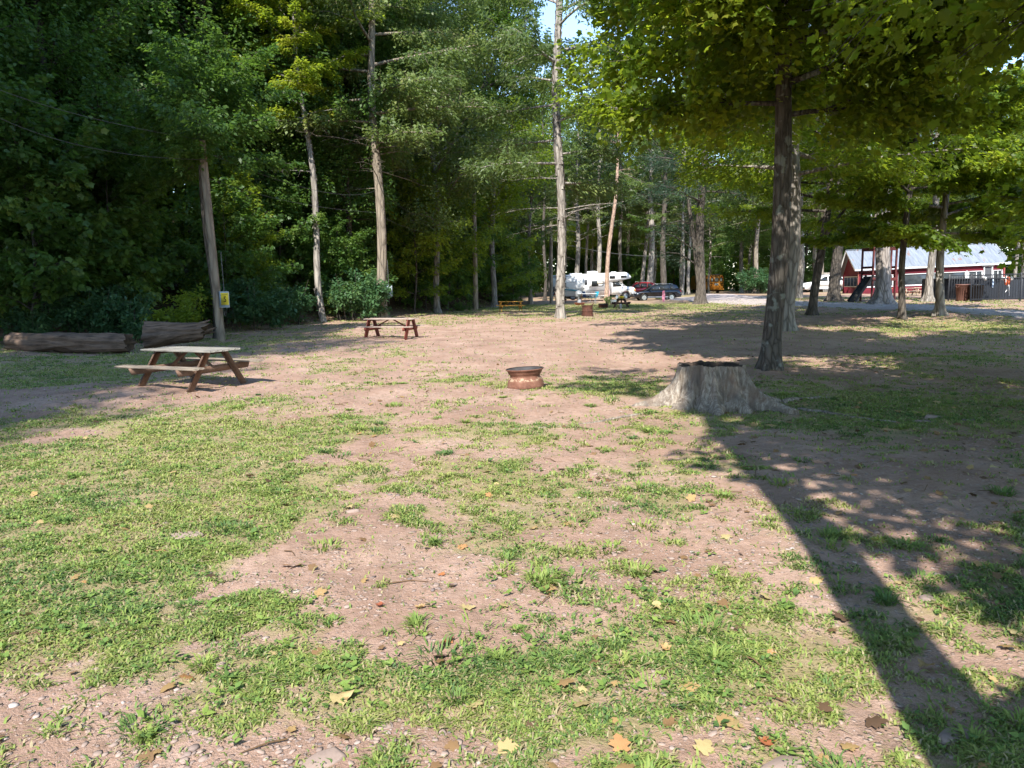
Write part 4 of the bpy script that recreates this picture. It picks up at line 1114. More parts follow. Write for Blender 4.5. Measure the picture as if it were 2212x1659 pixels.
    # rear corner: roof edge band, shade on the side painted as a slate panel, storage doors
    mb = MB(); mb.prism([(0.02, .62), (.72, .62), (.72, 1.30), (0.02, 1.30)], -.014, .01); obj('painted_shade_band', mb, simple('slate_shade_tone', (.28, .31, .33), (.22, .25, .27), 2, .5), t)
    mb = MB(); mb.prism([(.24, 1.02), (.70, 1.02), (.70, 1.62), (.24, 1.62)], -.045, -.015); obj('storage_door', mb, M_DGREY, t)
    mb = MB(); mb.prism([(.28, .64), (.70, .64), (.70, 1.0), (.28, 1.0)], -.02, -.0145); sb = obj('storage_bay', mb, M_BLACK, t)
    mb = MB(); mb.box((.46, -.05, .72), (.24, .08, .14), None, .03); obj('red_container', mb, M_TAIL, sb)
    mb = MB(); mb.box((.60, -.02, 2.82), (1.1, .05, .05), None, .01); mb.box((.5, -.02, 2.72), (.95, .03, .03), None, .01); obj('awning_rail', mb, M_DGREY, t)
    mb = MB(); mb.box((3.3, -.02, 2.86), (5.4, .06, .07), None, .02); obj('gutter', mb, M_WHITE, t)
    # roof things
    mb = MB(); mb.prism(rounded([(3.7, 3.02), (3.68, 3.30), (4.45, 3.33), (4.75, 3.20), (4.75, 3.02)], .08, 3), .75, 1.65); obj('air_conditioner', mb, M_WHITE, t)
    mb = MB(); mb.box((2.55, .9, 3.06), (1.2, .6, .12), None, .04); mb.bar((2.75, .75, 3.1), (2.5, .75, 3.28), .4, .02); obj('roof_vent', mb, M_WHITE, t)
    mb = MB(); mb.box((6.3, 1.1, 3.12), (.5, .5, .1), None, .04); obj('roof_hatch', mb, M_WHITE, t)
    mb = MB(); mb.box((8.38, 1.2, .62), (.16, 2.0, .22), None, .04); obj('front_bumper', mb, M_CHROME, t)
    mb = MB(); mb.box((8.36, 1.2, .98), (.06, 1.7, .30), None, .02); obj('grille', mb, M_DGREY, t)
    for y in (.36, 2.04):
        mb = MB(); mb.box((8.33, y, .98), (.10, .34, .26), None, .03); obj('headlight', mb, M_LAMP, t)
        mb = MB(); mb.box((8.30, y - (.2 if y < 1 else -.2), .98), (.12, .08, .26), None, .02); obj('turn_signal', mb, M_AMBER, t)
    mb = MB(); mb.prism([(3.9, .46), (5.8, .46), (5.6, .34), (4.1, .34)], .02, 2.3); obj('lower_skirt', mb, M_WHITE, t)
    mb = MB(); mb.prism([(.8, .46), (1.4, .46), (1.3, .3), (.9, .3)], .05, 2.2); obj('rear_skirt', mb, M_WHITE, t)
    mb = MB(); mb.box((3.3, 1.2, .38), (5.6, 1.6, .2)); obj('chassis', mb, M_BLACK, t)
    for x in (2.2, 7.42):
        for y, s in ((.20, -1), (2.2, 1)): wheel(t, x, y, .38, .24, s, 8, M_GREYP)
    return t
motorhome()

def school_bus():
    Y = 122.0; xa, xb = X(1533, Y), X(1562, Y); w = 2.4
    t = thing('school_bus', 'orange yellow school bus seen from behind, far down the lane', 'bus', ((xa + xb) / 2, Y, H((xa + xb) / 2, Y)), rad(7)); h = 2.95
    sec = rounded([(-w / 2, .55), (w / 2, .55), (w / 2, 2.45), (w / 2 - .28, h), (-w / 2 + .28, h), (-w / 2, 2.45)], .22, 4)
    mb = MB(); mb.prism(sec, 0, 8.5); obj('body', mb, M_SCHOOL, t)
    for x, ww in ((-.78, .42), (0, .62), (.78, .42)):
        mb = MB(); mb.prism(rounded([(x - ww / 2, 1.85), (x + ww / 2, 1.85), (x + ww / 2, 2.45), (x - ww / 2, 2.45)], .1, 3), -.03, .01); f = obj('rear_window', mb, M_BLACK, t)
        mb = MB(); mb.prism(rounded([(x - ww / 2 + .05, 1.90), (x + ww / 2 - .05, 1.90), (x + ww / 2 - .05, 2.40), (x - ww / 2 + .05, 2.40)], .08, 3), -.036, -.02); obj('pane', mb, simple('pale_curtained_pane_%d' % (x * 10 + 20), (.5, .55, .52), (.35, .4, .38), 3, .3), f)
    mb = MB(); mb.box((0, -.02, 1.42), (.66, .04, .34), None, .02); obj('rear_sign', mb, simple('pale_green_sign', (.55, .62, .58), (.45, .5, .47), 5, .5), t)
    for x in (-.88, .88):
        for z in (1.62, 2.66): mb = MB(); mb.box((x, -.02, z), (.36, .05, .13), None, .02); obj('tail_light', mb, M_TAIL if z > 2 else M_BLACK, t)
        mb = MB(); mb.box((x, -.02, 1.3), (.1, .04, .1), None, .02); obj('marker_light', mb, M_BLACK, t)
    mb = MB(); mb.box((0, -.08, .62), (2.42, .16, .22), None, .03); mb.box((0, -.01, 1.02), (2.42, .03, .06)); obj('rear_bumper', mb, M_SCHOOL, t)
    for k in range(5):
        mb = MB(); mb.box((-w / 2 - .006, 1.0 + k * 1.25, 2.1), (.02, .8, .55), None, .03); obj('side_window', mb, M_GLASS, t)
    for y in (1.9, 7.2):
        for sg in (-1, 1):
            mb = MB(); me = mb.lathe([(.05, -.14), (.46, -.14), (.48, -.1), (.48, .1), (.46, .14), (.05, .14)], 24).mesh('tyre'); me.transform(Matrix.Rotation(PI / 2, 4, 'Y')); me.transform(Matrix.Translation((sg * 1.0, y, .48))); obj('wheel', me, M_RUBBER, t)
    mb = MB(); mb.box((0, 4, .5), (1.8, 7.5, .3)); obj('chassis', mb, M_BLACK, t)
    mb = MB(); mb.box((0, .3, h + .05), (1.0, .5, .12), None, .03); obj('roof_vent', mb, M_GREYP, t)
school_bus()

# ---------------------------------------------------------------- things at the motorhome pitch
def camp_chair(label, px, py, rot, m):
    p = G(px, py); t = thing('camp_chair', label, 'camp chair', p, rot, 'folding chairs beside the motorhome')
    mb = MB(); mb.prism([(-.25, .44), (.25, .46), (.25, .44), (-.25, .42)], -.26, .26); obj('seat', mb, m, t)
    mb = MB(); mb.slab([(-.25, -.26, .44), (-.25, .26, .44), (-.42, .27, .98), (-.42, -.27, .98)], .012); obj('backrest', mb, m, t)
    for sy in (-1, 1):
        mb = MB(); mb.tube([(.28, sy * .29, 0), (-.28, sy * .29, .62), (-.43, sy * .29, .99)], .013, 6); obj('leg', mb, M_GREYP, t)
        mb = MB(); mb.tube([(-.32, sy * .29, 0), (.27, sy * .29, .60)], .013, 6); obj('leg', mb, M_GREYP, t)
        mb = MB(); mb.box((-.03, sy * .30, .62), (.52, .06, .025), None, .01); obj('armrest', mb, m, t)
    return t
camp_chair('turquoise folding camp chair standing beside the motorhome skirt', 1246 + 36, 653.5, rad(-150), M_TURQ)
camp_chair('navy folding camp chair just left of the turquoise chair', 1268, 652.5, rad(-40), M_NAVY)
p = G(1268, 656); p = np.array(p)
t = thing('folding_table', 'thin white folding table with slim legs in front of the motorhome', 'table', (p[0], p[1], H(p[0], p[1])), rad(3))
mb = MB(); mb.box((0, 0, .86), (1.6, .5, .03), None, .008); obj('tabletop', mb, M_WHITE, t)
for sx in (-.72, .72):
    for sy in (-.2, .2): mb = MB(); mb.tube([(sx, sy, 0), (sx, sy, .85)], .016, 6); obj('leg', mb, M_GREYP, t)
p = G(1250, 656)
t = thing('covered_grill', 'grill under a grey cover, left of the folding table', 'grill', p, 0)
mb = MB(); mb.lathe([(.30, .62), (.33, .80), (.30, .98), (.18, 1.10), (.06, 1.14), (.01, 1.15)], 20, wob=.05); obj('cover', mb, M_GREYP, t, True)
for k in range(3): mb = MB(); mb.tube([(.2 * math.cos(k * 2.1), .2 * math.sin(k * 2.1), .64), (.33 * math.cos(k * 2.1), .33 * math.sin(k * 2.1), 0)], .016, 6); obj('leg', mb, M_BLACK, t)
p = G(1252, 660)
t = thing('fire_bowl', 'shallow reddish fire bowl on the ground right of the hickory trunk', 'fire bowl', p, 0)
mb = MB(); mb.lathe([(.18, 0), (.32, .05), (.44, .19), (.46, .20), (.42, .19), (.28, .07), (.01, .05)], 28); obj('bowl', mb, simple('reddish_clay', (.42, .17, .12), (.3, .11, .08), 6, .8), t, True)
mb = MB(); mb.lathe([(.15, .06), (.20, .26), (.12, .42), (.03, .46), (.01, .46)], 14); obj('lid', mb, M_GREYP, t, True)
p = G(1269, 683)
t = thing('barrel_fire_pit', 'tall dark rusty fire drum with flared foot and rim, right of the hickory trunk', 'fire pit', p, .3)
mb = MB(); mb.lathe([(.31, 0), (.30, .06), (.27, .20), (.285, .24), (.285, .28), (.265, .30), (.265, .52), (.275, .54), (.262, .55), (.25, .5), (.25, .05), (.01, .05)], 36); obj('drum', mb, M_RUSTD, t, True)
mb = MB(); mb.bar((.22, 0, .54), (.34, 0, .63), .12, .02); obj('bent_lip', mb, M_RUSTD, t)
p = G(1255, 683)
t = thing('grill_stand', 'thin iron grill rod stand left of the tall fire drum', 'stand', p, 0)
mb = MB(); mb.tube([(0, 0, 0), (.03, 0, 1.15)], .012, 6); obj('rod', mb, M_RUSTD, t)
mb = MB(); mb.tube([(.12, 0, 0), (.03, 0, .9), (.25, .1, .92)], .010, 6); obj('arm', mb, M_RUSTD, t)
p = G(1303, 665)
t = thing('fire_ring', 'low round brown fire ring on the ground left of the dark picnic table', 'fire ring', p, 0)
mb = MB(); mb.lathe([(.33, 0), (.33, .28), (.345, .30), (.33, .31), (.31, .29), (.31, .02), (.01, .02)], 32); obj('ring_wall', mb, M_RUSTD, t, True)
mb = MB(); mb.lathe([(.336, .24), (.345, .27), (.345, .30)], 32); obj('rim', mb, M_DGREY, t, True)
# things on and under the dark table (table top at .753)
tz = dtp[2] + .754 * .82
def on_table(dx, dy): return (dtp[0] + dx, dtp[1] + dy, tz)
def lath_thing(name, label, cat, loc, prof, m, part='body', seg=20):
    t = thing(name, label, cat, loc, 0); mb = MB(); mb.lathe(prof, seg); obj(part, mb, m, t, True); return t
lath_thing('mixing_bowl', 'yellow bowl on the dark picnic table', 'bowl', on_table(-.02, -.3), [(.07, 0), (.15, .08), (.18, .17), (.165, .17), (.06, .02), (.01, .02)], M_YELLOW)
lath_thing('paper_bag', 'crumpled white bag next to the yellow bowl on the dark table', 'bag', on_table(.26, -.1), [(.10, 0), (.14, .06), (.12, .16), (.05, .22), (.01, .24)], M_WHITE, seg=9)
lath_thing('jug', 'white jug at the left edge of the dark table top', 'jug', on_table(-.28, .3), [(.07, 0), (.08, .16), (.04, .22), (.04, .26), (.01, .26)], M_WHITE)
lath_thing('bottle', 'small red bottle at the right edge of the dark table top', 'bottle', on_table(.30, .25), [(.04, 0), (.045, .15), (.02, .2), (.02, .26), (.01, .26)], M_RUST)
p = G(1325, 659); t = thing('water_bucket', 'white bucket with a yellowish foot left of the dark picnic table', 'bucket', p, 0)
mb = MB(); mb.lathe([(.01, 0), (.20, 0), (.22, .16)], 22); obj('base', mb, M_PALEW, t, True)
mb = MB(); mb.lathe([(.22, .16), (.24, .40), (.25, .42), (.22, .42), (.20, .2), (.01, .2)], 22); obj('pail', mb, M_WHITE, t, True)
p = G(1342, 667); p = (p[0] + .0, p[1] + .3, p[2])
lath_thing('lantern', 'pale lantern standing under the dark picnic table', 'lantern', p, [(.08, .02), (.09, .12), (.09, .26), (.05, .32), (.01, .34)], M_GREYP)
# towels on a line
lineY = 66.0
A_, B_ = W(1299, 594, lineY), W(1420, 606, lineY - 1)
def towel(label, px, py, w, h, m, post):
    c = W(px, py, lineY); mb = MB(); t = thing('hanging_towel', label, 'towel', c, 0, 'cloths hung up near the motorhome')
    n = 7; xs = np.linspace(-w / 2, w / 2, n); rows = 9; v = []
    for r_ in range(rows):
        s = r_ / (rows - 1)
        for i, x in enumerate(xs): v.append((x * (.6 + .5 * math.sin(s * 2.6 + .3)), .05 * math.sin(i * 2.1 + s * 2), -h * s + .03 * math.sin(i * 3)))
    mb.add(v, [[r_ * n + i, r_ * n + i + 1, (r_ + 1) * n + i + 1, (r_ + 1) * n + i] for r_ in range(rows - 1) for i in range(n - 1)])
    obj('cloth', mb, m, t, True); g = H(c[0], c[1])
    return t
towel('pale pink and white towel hanging in front of the motorhome cab', 1311.5, 618, .42, 1.15, M_PINKP, 1)
towel('bright pink cloth hanging in front of the dark SUV nose', 1434, 628, .24, .95, M_PINK, 1)
c = W(1311, 618, lineY + .12); g = H(c[0], c[1])
t = thing('towel_post', 'grey post carrying the pale pink towel', 'post', (c[0], lineY + .15, g)); mb = MB(); mb.tube([(0, 0, 0), (0, 0, c[2] - g)], .04, 8); obj('shaft', mb, M_GREYP, t); mb = MB(); mb.tube([(-.2, 0, c[2] - g), (.2, 0, c[2] - g)], .03, 8); obj('crossbar', mb, M_GREYP, t)
c = W(1434, 626, lineY + .12); g = H(c[0], c[1])
t = thing('towel_post', 'thin dark post carrying the bright pink cloth', 'post', (c[0], lineY + .15, g)); mb = MB(); mb.tube([(0, 0, 0), (0, 0, c[2] - g)], .025, 8); obj('shaft', mb, M_BLACK, t); mb = MB(); mb.tube([(-.15, 0, c[2] - g), (.15, 0, c[2] - g)], .02, 8); obj('crossbar', mb, M_BLACK, t)

# ---------------------------------------------------------------- red building
def building():
    D0, D1 = 70.0, 67.6
    a = W(1855, 634, D0); b = W(2168, 626, D1); x0, x1 = a[0], b[0]
    L = math.hypot(x1 - x0, D1 - D0)
    t = thing('camp_building', 'long red building with white trim, wide windows and a ribbed metal roof', 'building', (x0, D0, a[2] - .05), 0)
    t.rotation_euler = (0, rad(-1.9), math.atan2(D1 - D0, x1 - x0))
    e = 2.36; dp = 6.4; rh = 1.75; bk = 1.75   # eave height, depth, ridge above eave, rear eave height
    # front wall with openings: base band, header band and posts
    mb = MB()
    mb.box((L / 2, .06, .32 - .3), (L, .12, 1.30), None, .003); mb.box((L / 2, .06, 1.99), (L, .12, e - 1.62), None, .003)
    posts = [(.0, .28), (3.05, 3.35), (6.0, 6.3), (9.05, 9.25), (10.42, 10.55), (12.0, L)]
    for p0, p1 in posts:
        if p1 > p0: mb.box(((p0 + p1) / 2, .062, 1.2), (p1 - p0, .116, 1.2), None, .003)
    mb.box((L / 2, dp, bk / 2 - .3), (L, .12, bk + .6), None, .003)
    ry = dp * .52
    for x in (.06, L - .06):
        mb2 = [(.12, -.6), (.12, e - .02), (ry, e + rh - .05), (dp - .06, bk), (dp - .06, -.6)]
        v = [(x - .05, y, z) for y, z in mb2] + [(x + .05, y, z) for y, z in mb2]; n = 5
        mb.add(v, [list(range(n)), list(range(n, 2 * n))[::-1]] + [[i, (i + 1) % n, n + (i + 1) % n, n + i] for i in range(n)])
    obj('wall', mb, M_REDWALL, t)
    mb = MB(); mb.box((L / 2, dp / 2, .25), (L - .3, dp - .4, .1)); mb.box((L / 2, dp - .4, 1.1), (L - .3, .1, 1.8)); obj('interior', mb, simple('dim_interior', (.13, .12, .11), (.08, .075, .07), 1.2, .9), t)
    # windows
    def window(xa, xb, z0, z1, split=()):
        mb = MB()
        mb.box(((xa + xb) / 2, -.02, z0 + .0), (xb - xa, .07, .11), None, .006); mb.box(((xa + xb) / 2, -.02, z1 - .03), (xb - xa, .07, .06), None, .006)
        for x in (xa + .05, xb - .05): mb.box((x, -.02, (z0 + z1) / 2), (.10, .066, z1 - z0 - .2), None, .006)
        for s in split: mb.box((s, -.015, (z0 + z1) / 2), (.06, .05, z1 - z0 - .2), None, .004)
        f = obj('window', mb, M_WTRIM, t)
        mb = MB(); mb.box(((xa + xb) / 2, .035, (z0 + z1) / 2), (xb - xa - .1, .02, z1 - z0 - .1), None, .002); obj('pane', mb, M_GLASSG, f)
    window(.25, 2.95, 0.60, 1.66, (1.5,)); window(3.35, 6.02, 0.60, 1.66); window(6.3, 9.05, 0.60, 1.66); window(9.2, 10.42, 0.60, 1.66, (9.9,)); window(11.22, 12.05, 0.80, 1.66, (11.65,))
    # door with frame
    mb = MB()
    for x in (10.52, 11.18): mb.box((x, -.03, .95), (.10, .09, 2.1), None, .006)
    mb.box((10.85, -.03, 2.06), (.92, .10, .12), None, .006); d = obj('door_frame', mb, M_WTRIM, t)
    mb = MB(); mb.box((10.85, .01, .95), (.56, .05, 2.0), None, .006); obj('door', mb, M_DGREY, d)
    mb = MB(); mb.box((9.12, -.025, 1.05), (.14, .05, 1.3), None, .006); obj('door_post', mb, M_WTRIM, t)
    # gable window
    mb = MB()
    for z in (.68, 1.62): mb.box((-.02, 3.0, z), (.07, 5.2, .09), None, .006)
    for k in range(5): mb.box((-.02, .45 + k * 1.275, 1.15), (.066, .08, .85), None, .006)
    f = obj('gable_window', mb, M_WTRIM, t)
    mb = MB(); mb.box((.0, 3.0, 1.15), (.02, 5.1, .9), None, .002); obj('pane', mb, M_GLASS, f)
    # roof: front slope with ribs, rear slope, white fascia
    ov, oe = .24, .42
    sl = rh / ry; z_e = e - ov * sl
    rows = 3; xs = np.arange(-oe, L + oe + .01, .1); h = np.where(np.arange(len(xs)) % 3 == 0, .035, 0)
    mb = MB(); v = []
    for y in (-ov, ry): v += [(x, y, e + y * sl + .06 + hh) for x, hh in zip(xs, h)]
    n = len(xs); mb.add(v, [[i, i + 1, n + i + 1, n + i] for i in range(n - 1)])
    v = []
    sb = (e + rh - bk) / (dp - ry)
    for y in (ry, dp + ov): v += [(x, y, e + rh - (y - ry) * sb + .06 + hh) for x, hh in zip(xs, h)]
    mb.add(v, [[i, i + 1, n + i + 1, n + i] for i in range(n - 1)])
    mb.box((L / 2, ry, e + rh + .085), (L + 2 * oe, .3, .05), None, .01)
    obj('roof', mb, M_ROOF, t)
    mb = MB(); mb.box((L / 2, -ov - .02, z_e - .03), (L + 2 * oe, .05, .17), None, .006)
    for x in (-oe, L + oe):
        mb.bar((x, -ov, e - ov * sl - .02), (x, ry, e + rh - .02), .05, .18, (0, 0, 1), .005); mb.bar((x, ry, e + rh - .02), (x, dp + ov, bk - ov * sb - .02), .05, .18, (0, 0, 1), .005)
    obj('fascia', mb, M_WTRIM, t)
    mb = MB(); mb.box((L / 2, -ov / 2, e - ov * sl + .02), (L + .3, ov, .03)); obj('soffit', mb, M_WTRIM, t)
    for dx in (0, .13):
        mb = MB(); mb.tube([(11.65 + dx, -.02, 2.14), (11.65 + dx, -.14, 2.08)], [.03, .06], 10); obj('floodlight', mb, M_WHITE, t)
    mb = MB(); mb.box((-.04, .08, .9), (.07, .1, 2.9), None, .006); mb.box((L + .03, .05, .9), (.07, .1, 2.9), None, .006); obj('corner_board', mb, M_REDW, t)
    return t, L
bt, bL = building()
def b_at(px, D): x = X(px, D, 630); return (x, D, H(x, D))
picnic_table('pale wooden picnic table by the red wall, left one beside the yellow chair', b_at(1990 - 24, 62), rad(10), 1.7, M_PALEW, M_PALEW, M_PALEW)
picnic_table('pale wooden picnic table by the red wall, partly behind the pale knobbly trunk', b_at(1996, 60), rad(-30), 1.7, M_PALEW, M_PALEW, M_PALEW)
t = thing('garden_chair', 'yellow wooden armchair on the grass by the red building', 'chair', b_at(1916, 62), rad(-60), None)
mb = MB(); mb.box((0, 0, .40), (.5, .5, .04), None, .006); obj('seat', mb, M_ORANGEW, t)
mb = MB(); mb.bar((-.24, 0, .4), (-.36, 0, .98), .48, .03, (1, 0, .2)); obj('backrest', mb, M_ORANGEW, t)
for sx in (-.22, .22):
    for sy in (-.24, .24): mb = MB(); mb.box((sx, sy, .30), (.05, .05, .60), None, .004); obj('leg', mb, M_ORANGEW, t)
for sy in (-.26, .26): mb = MB(); mb.box((0, sy, .62), (.6, .09, .025), None, .004); obj('armrest', mb, M_ORANGEW, t)

# ---------------------------------------------------------------- playset
def playset():
    D = 45.5; xa, xb = X(1883, D), X(1934, D)
    t = thing('play_tower', 'dark red wooden play tower with a steep grey slide, around the big grey trunk', 'playground tower', ((xa + xb) / 2, D, H((xa + xb) / 2, D)), rad(4)); hw = (xb - xa) / 2; hh = 3.2
    for sx in (-1, 1):
        for y in (0, 1.25): mb = MB(); mb.box((sx * hw, y, hh / 2 - .1), (.10, .10, hh + .2), None, .006); obj('post', mb, M_DARKRED, t)
    for x in (-hw + .35, hw - .34): mb = MB(); mb.box((x, -.02, hh * .5 + .1), (.09, .09, hh - .2), None, .006); obj('post', mb, M_DARKRED, t)
    mb = MB(); mb.box((0, .62, 1.42), (2 * hw, 1.25, .10), None, .006); mb.box((0, -.07, 1.38), (2 * hw + .1, .04, .2), None, .006); obj('deck', mb, M_DARKRED, t)
    mb = MB()
    for y in (0, 1.25): mb.box((0, y, hh), (2 * hw + .1, .10, .2), None, .006)
    for x in (-hw, hw): mb.box((x, .62, hh), (.10, 1.15, .16), None, .006)
    obj('top_beam', mb, M_DARKRED, t)
    for x in (-hw, hw): mb = MB(); mb.box((x + .053, .62, 2.1), (.04, 1.2, .14), None, .006); mb.box((x + .053, .62, 1.75), (.04, 1.2, .1), None, .006); obj('side_rail', mb, M_DARKRED, t)
    mb = MB(); mb.box((hw - .55, .02, 1.95), (.32, .03, .85), None, .01); obj('panel', mb, M_GREYP, t)
    mb = MB(); p0, p1 = np.array((-hw - .05, .2, 1.55)), np.array((-hw - 1.55, -.55, .02))
    mb.bar(p0, p1, .46, .03, (0, 0, 1)); d = unit(p1 - p0); s = unit(np.cross((0, 0, 1), d))
    for sg in (-1, 1): mb.bar(p0 + s * sg * .24 + np.array((0, 0, .07)), p1 + s * sg * .24 + np.array((0, 0, .07)), .035, .18, (0, 0, 1))
    obj('slide', mb, simple('grey_slide_plastic', (.055, .055, .05), (.04, .04, .036), 3, .85), t)
playset()

# ---------------------------------------------------------------- pool fence, liner and bins
def fence():
    D = 41.5; xa, xb = X(2076, D + 2.2), X(2330, D - 1.0)
    ca, cb = np.array([xa, D + 1.2]), np.array([xb, D - 1.0]); L = np.linalg.norm(cb - ca); ang = math.atan2(cb[1] - ca[1], cb[0] - ca[0]); z0 = H(*ca)
    t = thing('pool_fence', 'black metal picket fence at the right edge, in front of the dark pool liner', 'fence', (xa, ca[1], z0), ang); t.rotation_euler = (0, rad(-1.2), ang)
    hh = 1.50
    for z in (.14, hh - .22, hh - .01):
        mb = MB(); mb.box((L / 2, 0, z), (L, .04, .06), None, .004); obj('rail', mb, M_BLACK, t)
    mb = MB()
    for k in range(1, int(L / .125)): mb.box((k * .125, .0, hh / 2 + .03), (.03, .03, hh - .12), None, .002)
    obj('pickets', mb, M_BLACK, t)
    for x in (0, 2.35, 4.7, L - .05): mb = MB(); mb.box((x, 0, hh / 2), (.07, .07, hh + .12), None, .006); mb.box((x, 0, hh + .075), (.085, .085, .03), None, .008); obj('post', mb, M_BLACK, t)
    # gate leg running back
    t2 = thing('pool_gate', 'black gate section of the pool fence seen edge on beside the bins', 'gate', (xa - .35, ca[1] + 1.6, H(xa - .35, ca[1] + 1.6)), rad(-30))
    for z in (.16, hh - .2, hh): mb = MB(); mb.box((.6, 0, z), (1.2, .03, .04), None, .004); obj('rail', mb, M_BLACK, t2)
    mb = MB()
    for k in range(1, 9): mb.box((k * .13, 0, hh / 2), (.03, .03, hh - .1), None, .002)
    obj('pickets', mb, M_BLACK, t2)
    for x in (0, 1.2): mb = MB(); mb.box((x, 0, hh / 2), (.08, .08, hh + .15), None, .006); obj('post', mb, M_BLACK, t2)
    # pool wall
    D2 = 45.5; x2 = X(2108, D2); t3 = thing('pool_wall', 'dark blue grey above-ground pool wall behind the black fence', 'pool', (x2 + 4.2, D2 + 4.0, H(x2 + 1, D2)), 0)
    mb = MB(); rr = 4.6; n = 72; th = np.linspace(0, 2 * PI, n, endpoint=False); r_ = rr + .03 * np.sin(th * 36)
    mb.lathe([(rr, -.4), (rr, .3), (rr, 1.30)], 96); obj('liner', mb, M_TARP, t3, True)
    mb = MB(); mb.lathe([(rr - .02, 1.29), (rr + .07, 1.29), (rr + .07, 1.34), (rr - .08, 1.34), (rr - .08, 1.25)], 96); obj('top_rim', mb, M_DGREY, t3)
    mb = MB()
    for k in range(26):
        a = k * 2 * PI / 26; mb.box(((rr + .02) * math.cos(a), (rr + .02) * math.sin(a), .6), (.05, .05, 1.36), Matrix.Rotation(a, 3, 'Z'), .006)
    obj('uprights', mb, M_DGREY, t3)
    def on_fence(px, py, dy=.0): 
        s = (W(px, py, D)[0] - xa) / (xb - xa); yy = ca[1] + (cb[1] - ca[1]) * s; return W(px, py, yy + dy)
    for k, (px, py) in enumerate(((2079, 593), (2189, 594), (2209, 595))):
        pass
    c = on_fence(2143, 604, .10)
    for px, lab in ((2128, 'white round pool float hung behind the fence, nearest the tall post'), (2167, 'white round pool float hung just left of the orange life vest'), (2184.5, 'white round pool float hung right of the orange life vest')):
        c = on_fence(px, 602, .10); q = thing('pool_float', lab, 'float', c, 0, 'white floats hung on the pool fence'); mb = MB(); mb.lathe([(.01, -.10), (.07, -.08), (.10, 0), (.07, .08), (.01, .10)], 16); obj('float_body', mb, M_WHITE, q, True); mb = MB(); mb.tube([(0, 0, .09), (0, -.05, .16)], .008, 5); obj('hook', mb, M_GREYP, q)
    c = on_fence(2176, 602, -.05); q = thing('life_vest', 'orange life vest with white straps dangling from the black fence', 'life vest', c, 0)
    mb = MB(); mb.prism(rounded([(-.13, -.36), (.13, -.36), (.15, .02), (.07, .12), (-.07, .12), (-.15, .02)], .05, 3), -.05, .03); obj('panel', mb, M_ORV, q)
    mb = MB(); mb.tube([(-.08, -.06, .16), (-.13, -.06, 0), (-.12, -.06, -.2)], .025, 6); mb.tube([(.05, -.05, -.34), (.0, -.06, -.6), (-.1, -.05, -.75)], .018, 6); mb.tube([(.1, -.05, -.34), (.12, -.06, -.7), (.14, -.05, -.95)], .018, 6); obj('strap', mb, M_WHITE, q)
    c = on_fence(2145, 607, .12); q = thing('pool_thermometer', 'narrow pale blue pool gauge between the tall post and gate', 'gauge', c, 0)
    mb = MB(); mb.box((0, 0, .05), (.07, .03, .16), None, .01); mb.box((0, 0, -.13), (.10, .03, .18), None, .01); mb.box((0, 0, -.30), (.07, .03, .14), None, .01); obj('tube', mb, simple('pale_blue_plastic', (.55, .66, .78), (.45, .55, .66), 5, .5), q)
fence()
def bin_(label, px, D, m, ribs, sc=1.0):
    x = X(px, D, 640); t = thing('trash_bin', label, 'trash can', (x, D, H(x, D)), .3, 'trash cans beside the pool gate')
    mb = MB(); mb.lathe([(.01, .0), (.25, .0), (.27, .03), (.335, .80), (.36, .81), (.365, .86), (.34, .87), (.30, .84), (.24, .05), (.01, .05)], 36); obj('barrel', mb, m, t, True)
    mb = MB()
    for k in range(18 if ribs else 6):
        a = k * 2 * PI / (18 if ribs else 6); mb.bar((.272 * math.cos(a), .272 * math.sin(a), .06), (.325 * math.cos(a), .325 * math.sin(a), .68), .025, .015, (0, 0, 1), .004)
    obj('ribs', mb, m, t)
    for s in (-1, 1): mb = MB(); mb.tube([(s * .345, -.09, .78), (s * .40, -.07, .72), (s * .40, .07, .72), (s * .345, .09, .78)], .014, 6); obj('handle', mb, m, t)
    t.scale = (sc, sc, sc)
bin_('brown ribbed trash can standing left of the black one', 2079, 44.0, M_BROWNPL, True, 1.12)
bin_('black trash can between the brown one and the picket fence', 2108, 43.3, M_BLKPL, False, 1.12)
# grey shed
x = X(1770, 92, 620)
t = thing('board_fence', 'weathered grey board fence standing behind the white vehicle', 'fence', (x, 92, H(x, 92)), rad(2))
mb = MB()
for k in range(9): mb.box((k * .26, 0, 1.15 + random.uniform(-.02, .02)), (.245, .025, 2.5), None, .004)
obj('boards', mb, M_SHED, t)
for k in (.1, 2.1): mb = MB(); mb.box((k, .06, 1.1), (.1, .09, 2.5), None, .004); obj('post', mb, M_SHED, t)
# tall pole behind building
t, bb, rr = pole('tall grey power pole rising behind the red building', 1886, 634, 8, 8.6, 0, 84)
mb = MB(); mb.box((0, 0, 8.1), (1.5, .1, .12), None, .01); obj('crossarm', mb, M_POLE, t)
for k in (-.6, .6, 0): mb = MB(); mb.lathe([(.05, 8.16), (.06, 8.24), (.03, 8.32), (.01, 8.33)], 10, (k, 0, 0)); obj('insulator', mb, M_GREYP, t)
wire('upper power line running right from behind the building roof', [(1888, 500), (2060, 552), (2240, 548)], 84, 78, .02)
wire('lower power line running right from behind the building roof', [(1888, 512), (2060, 571), (2240, 567)], 84, 78, .02)
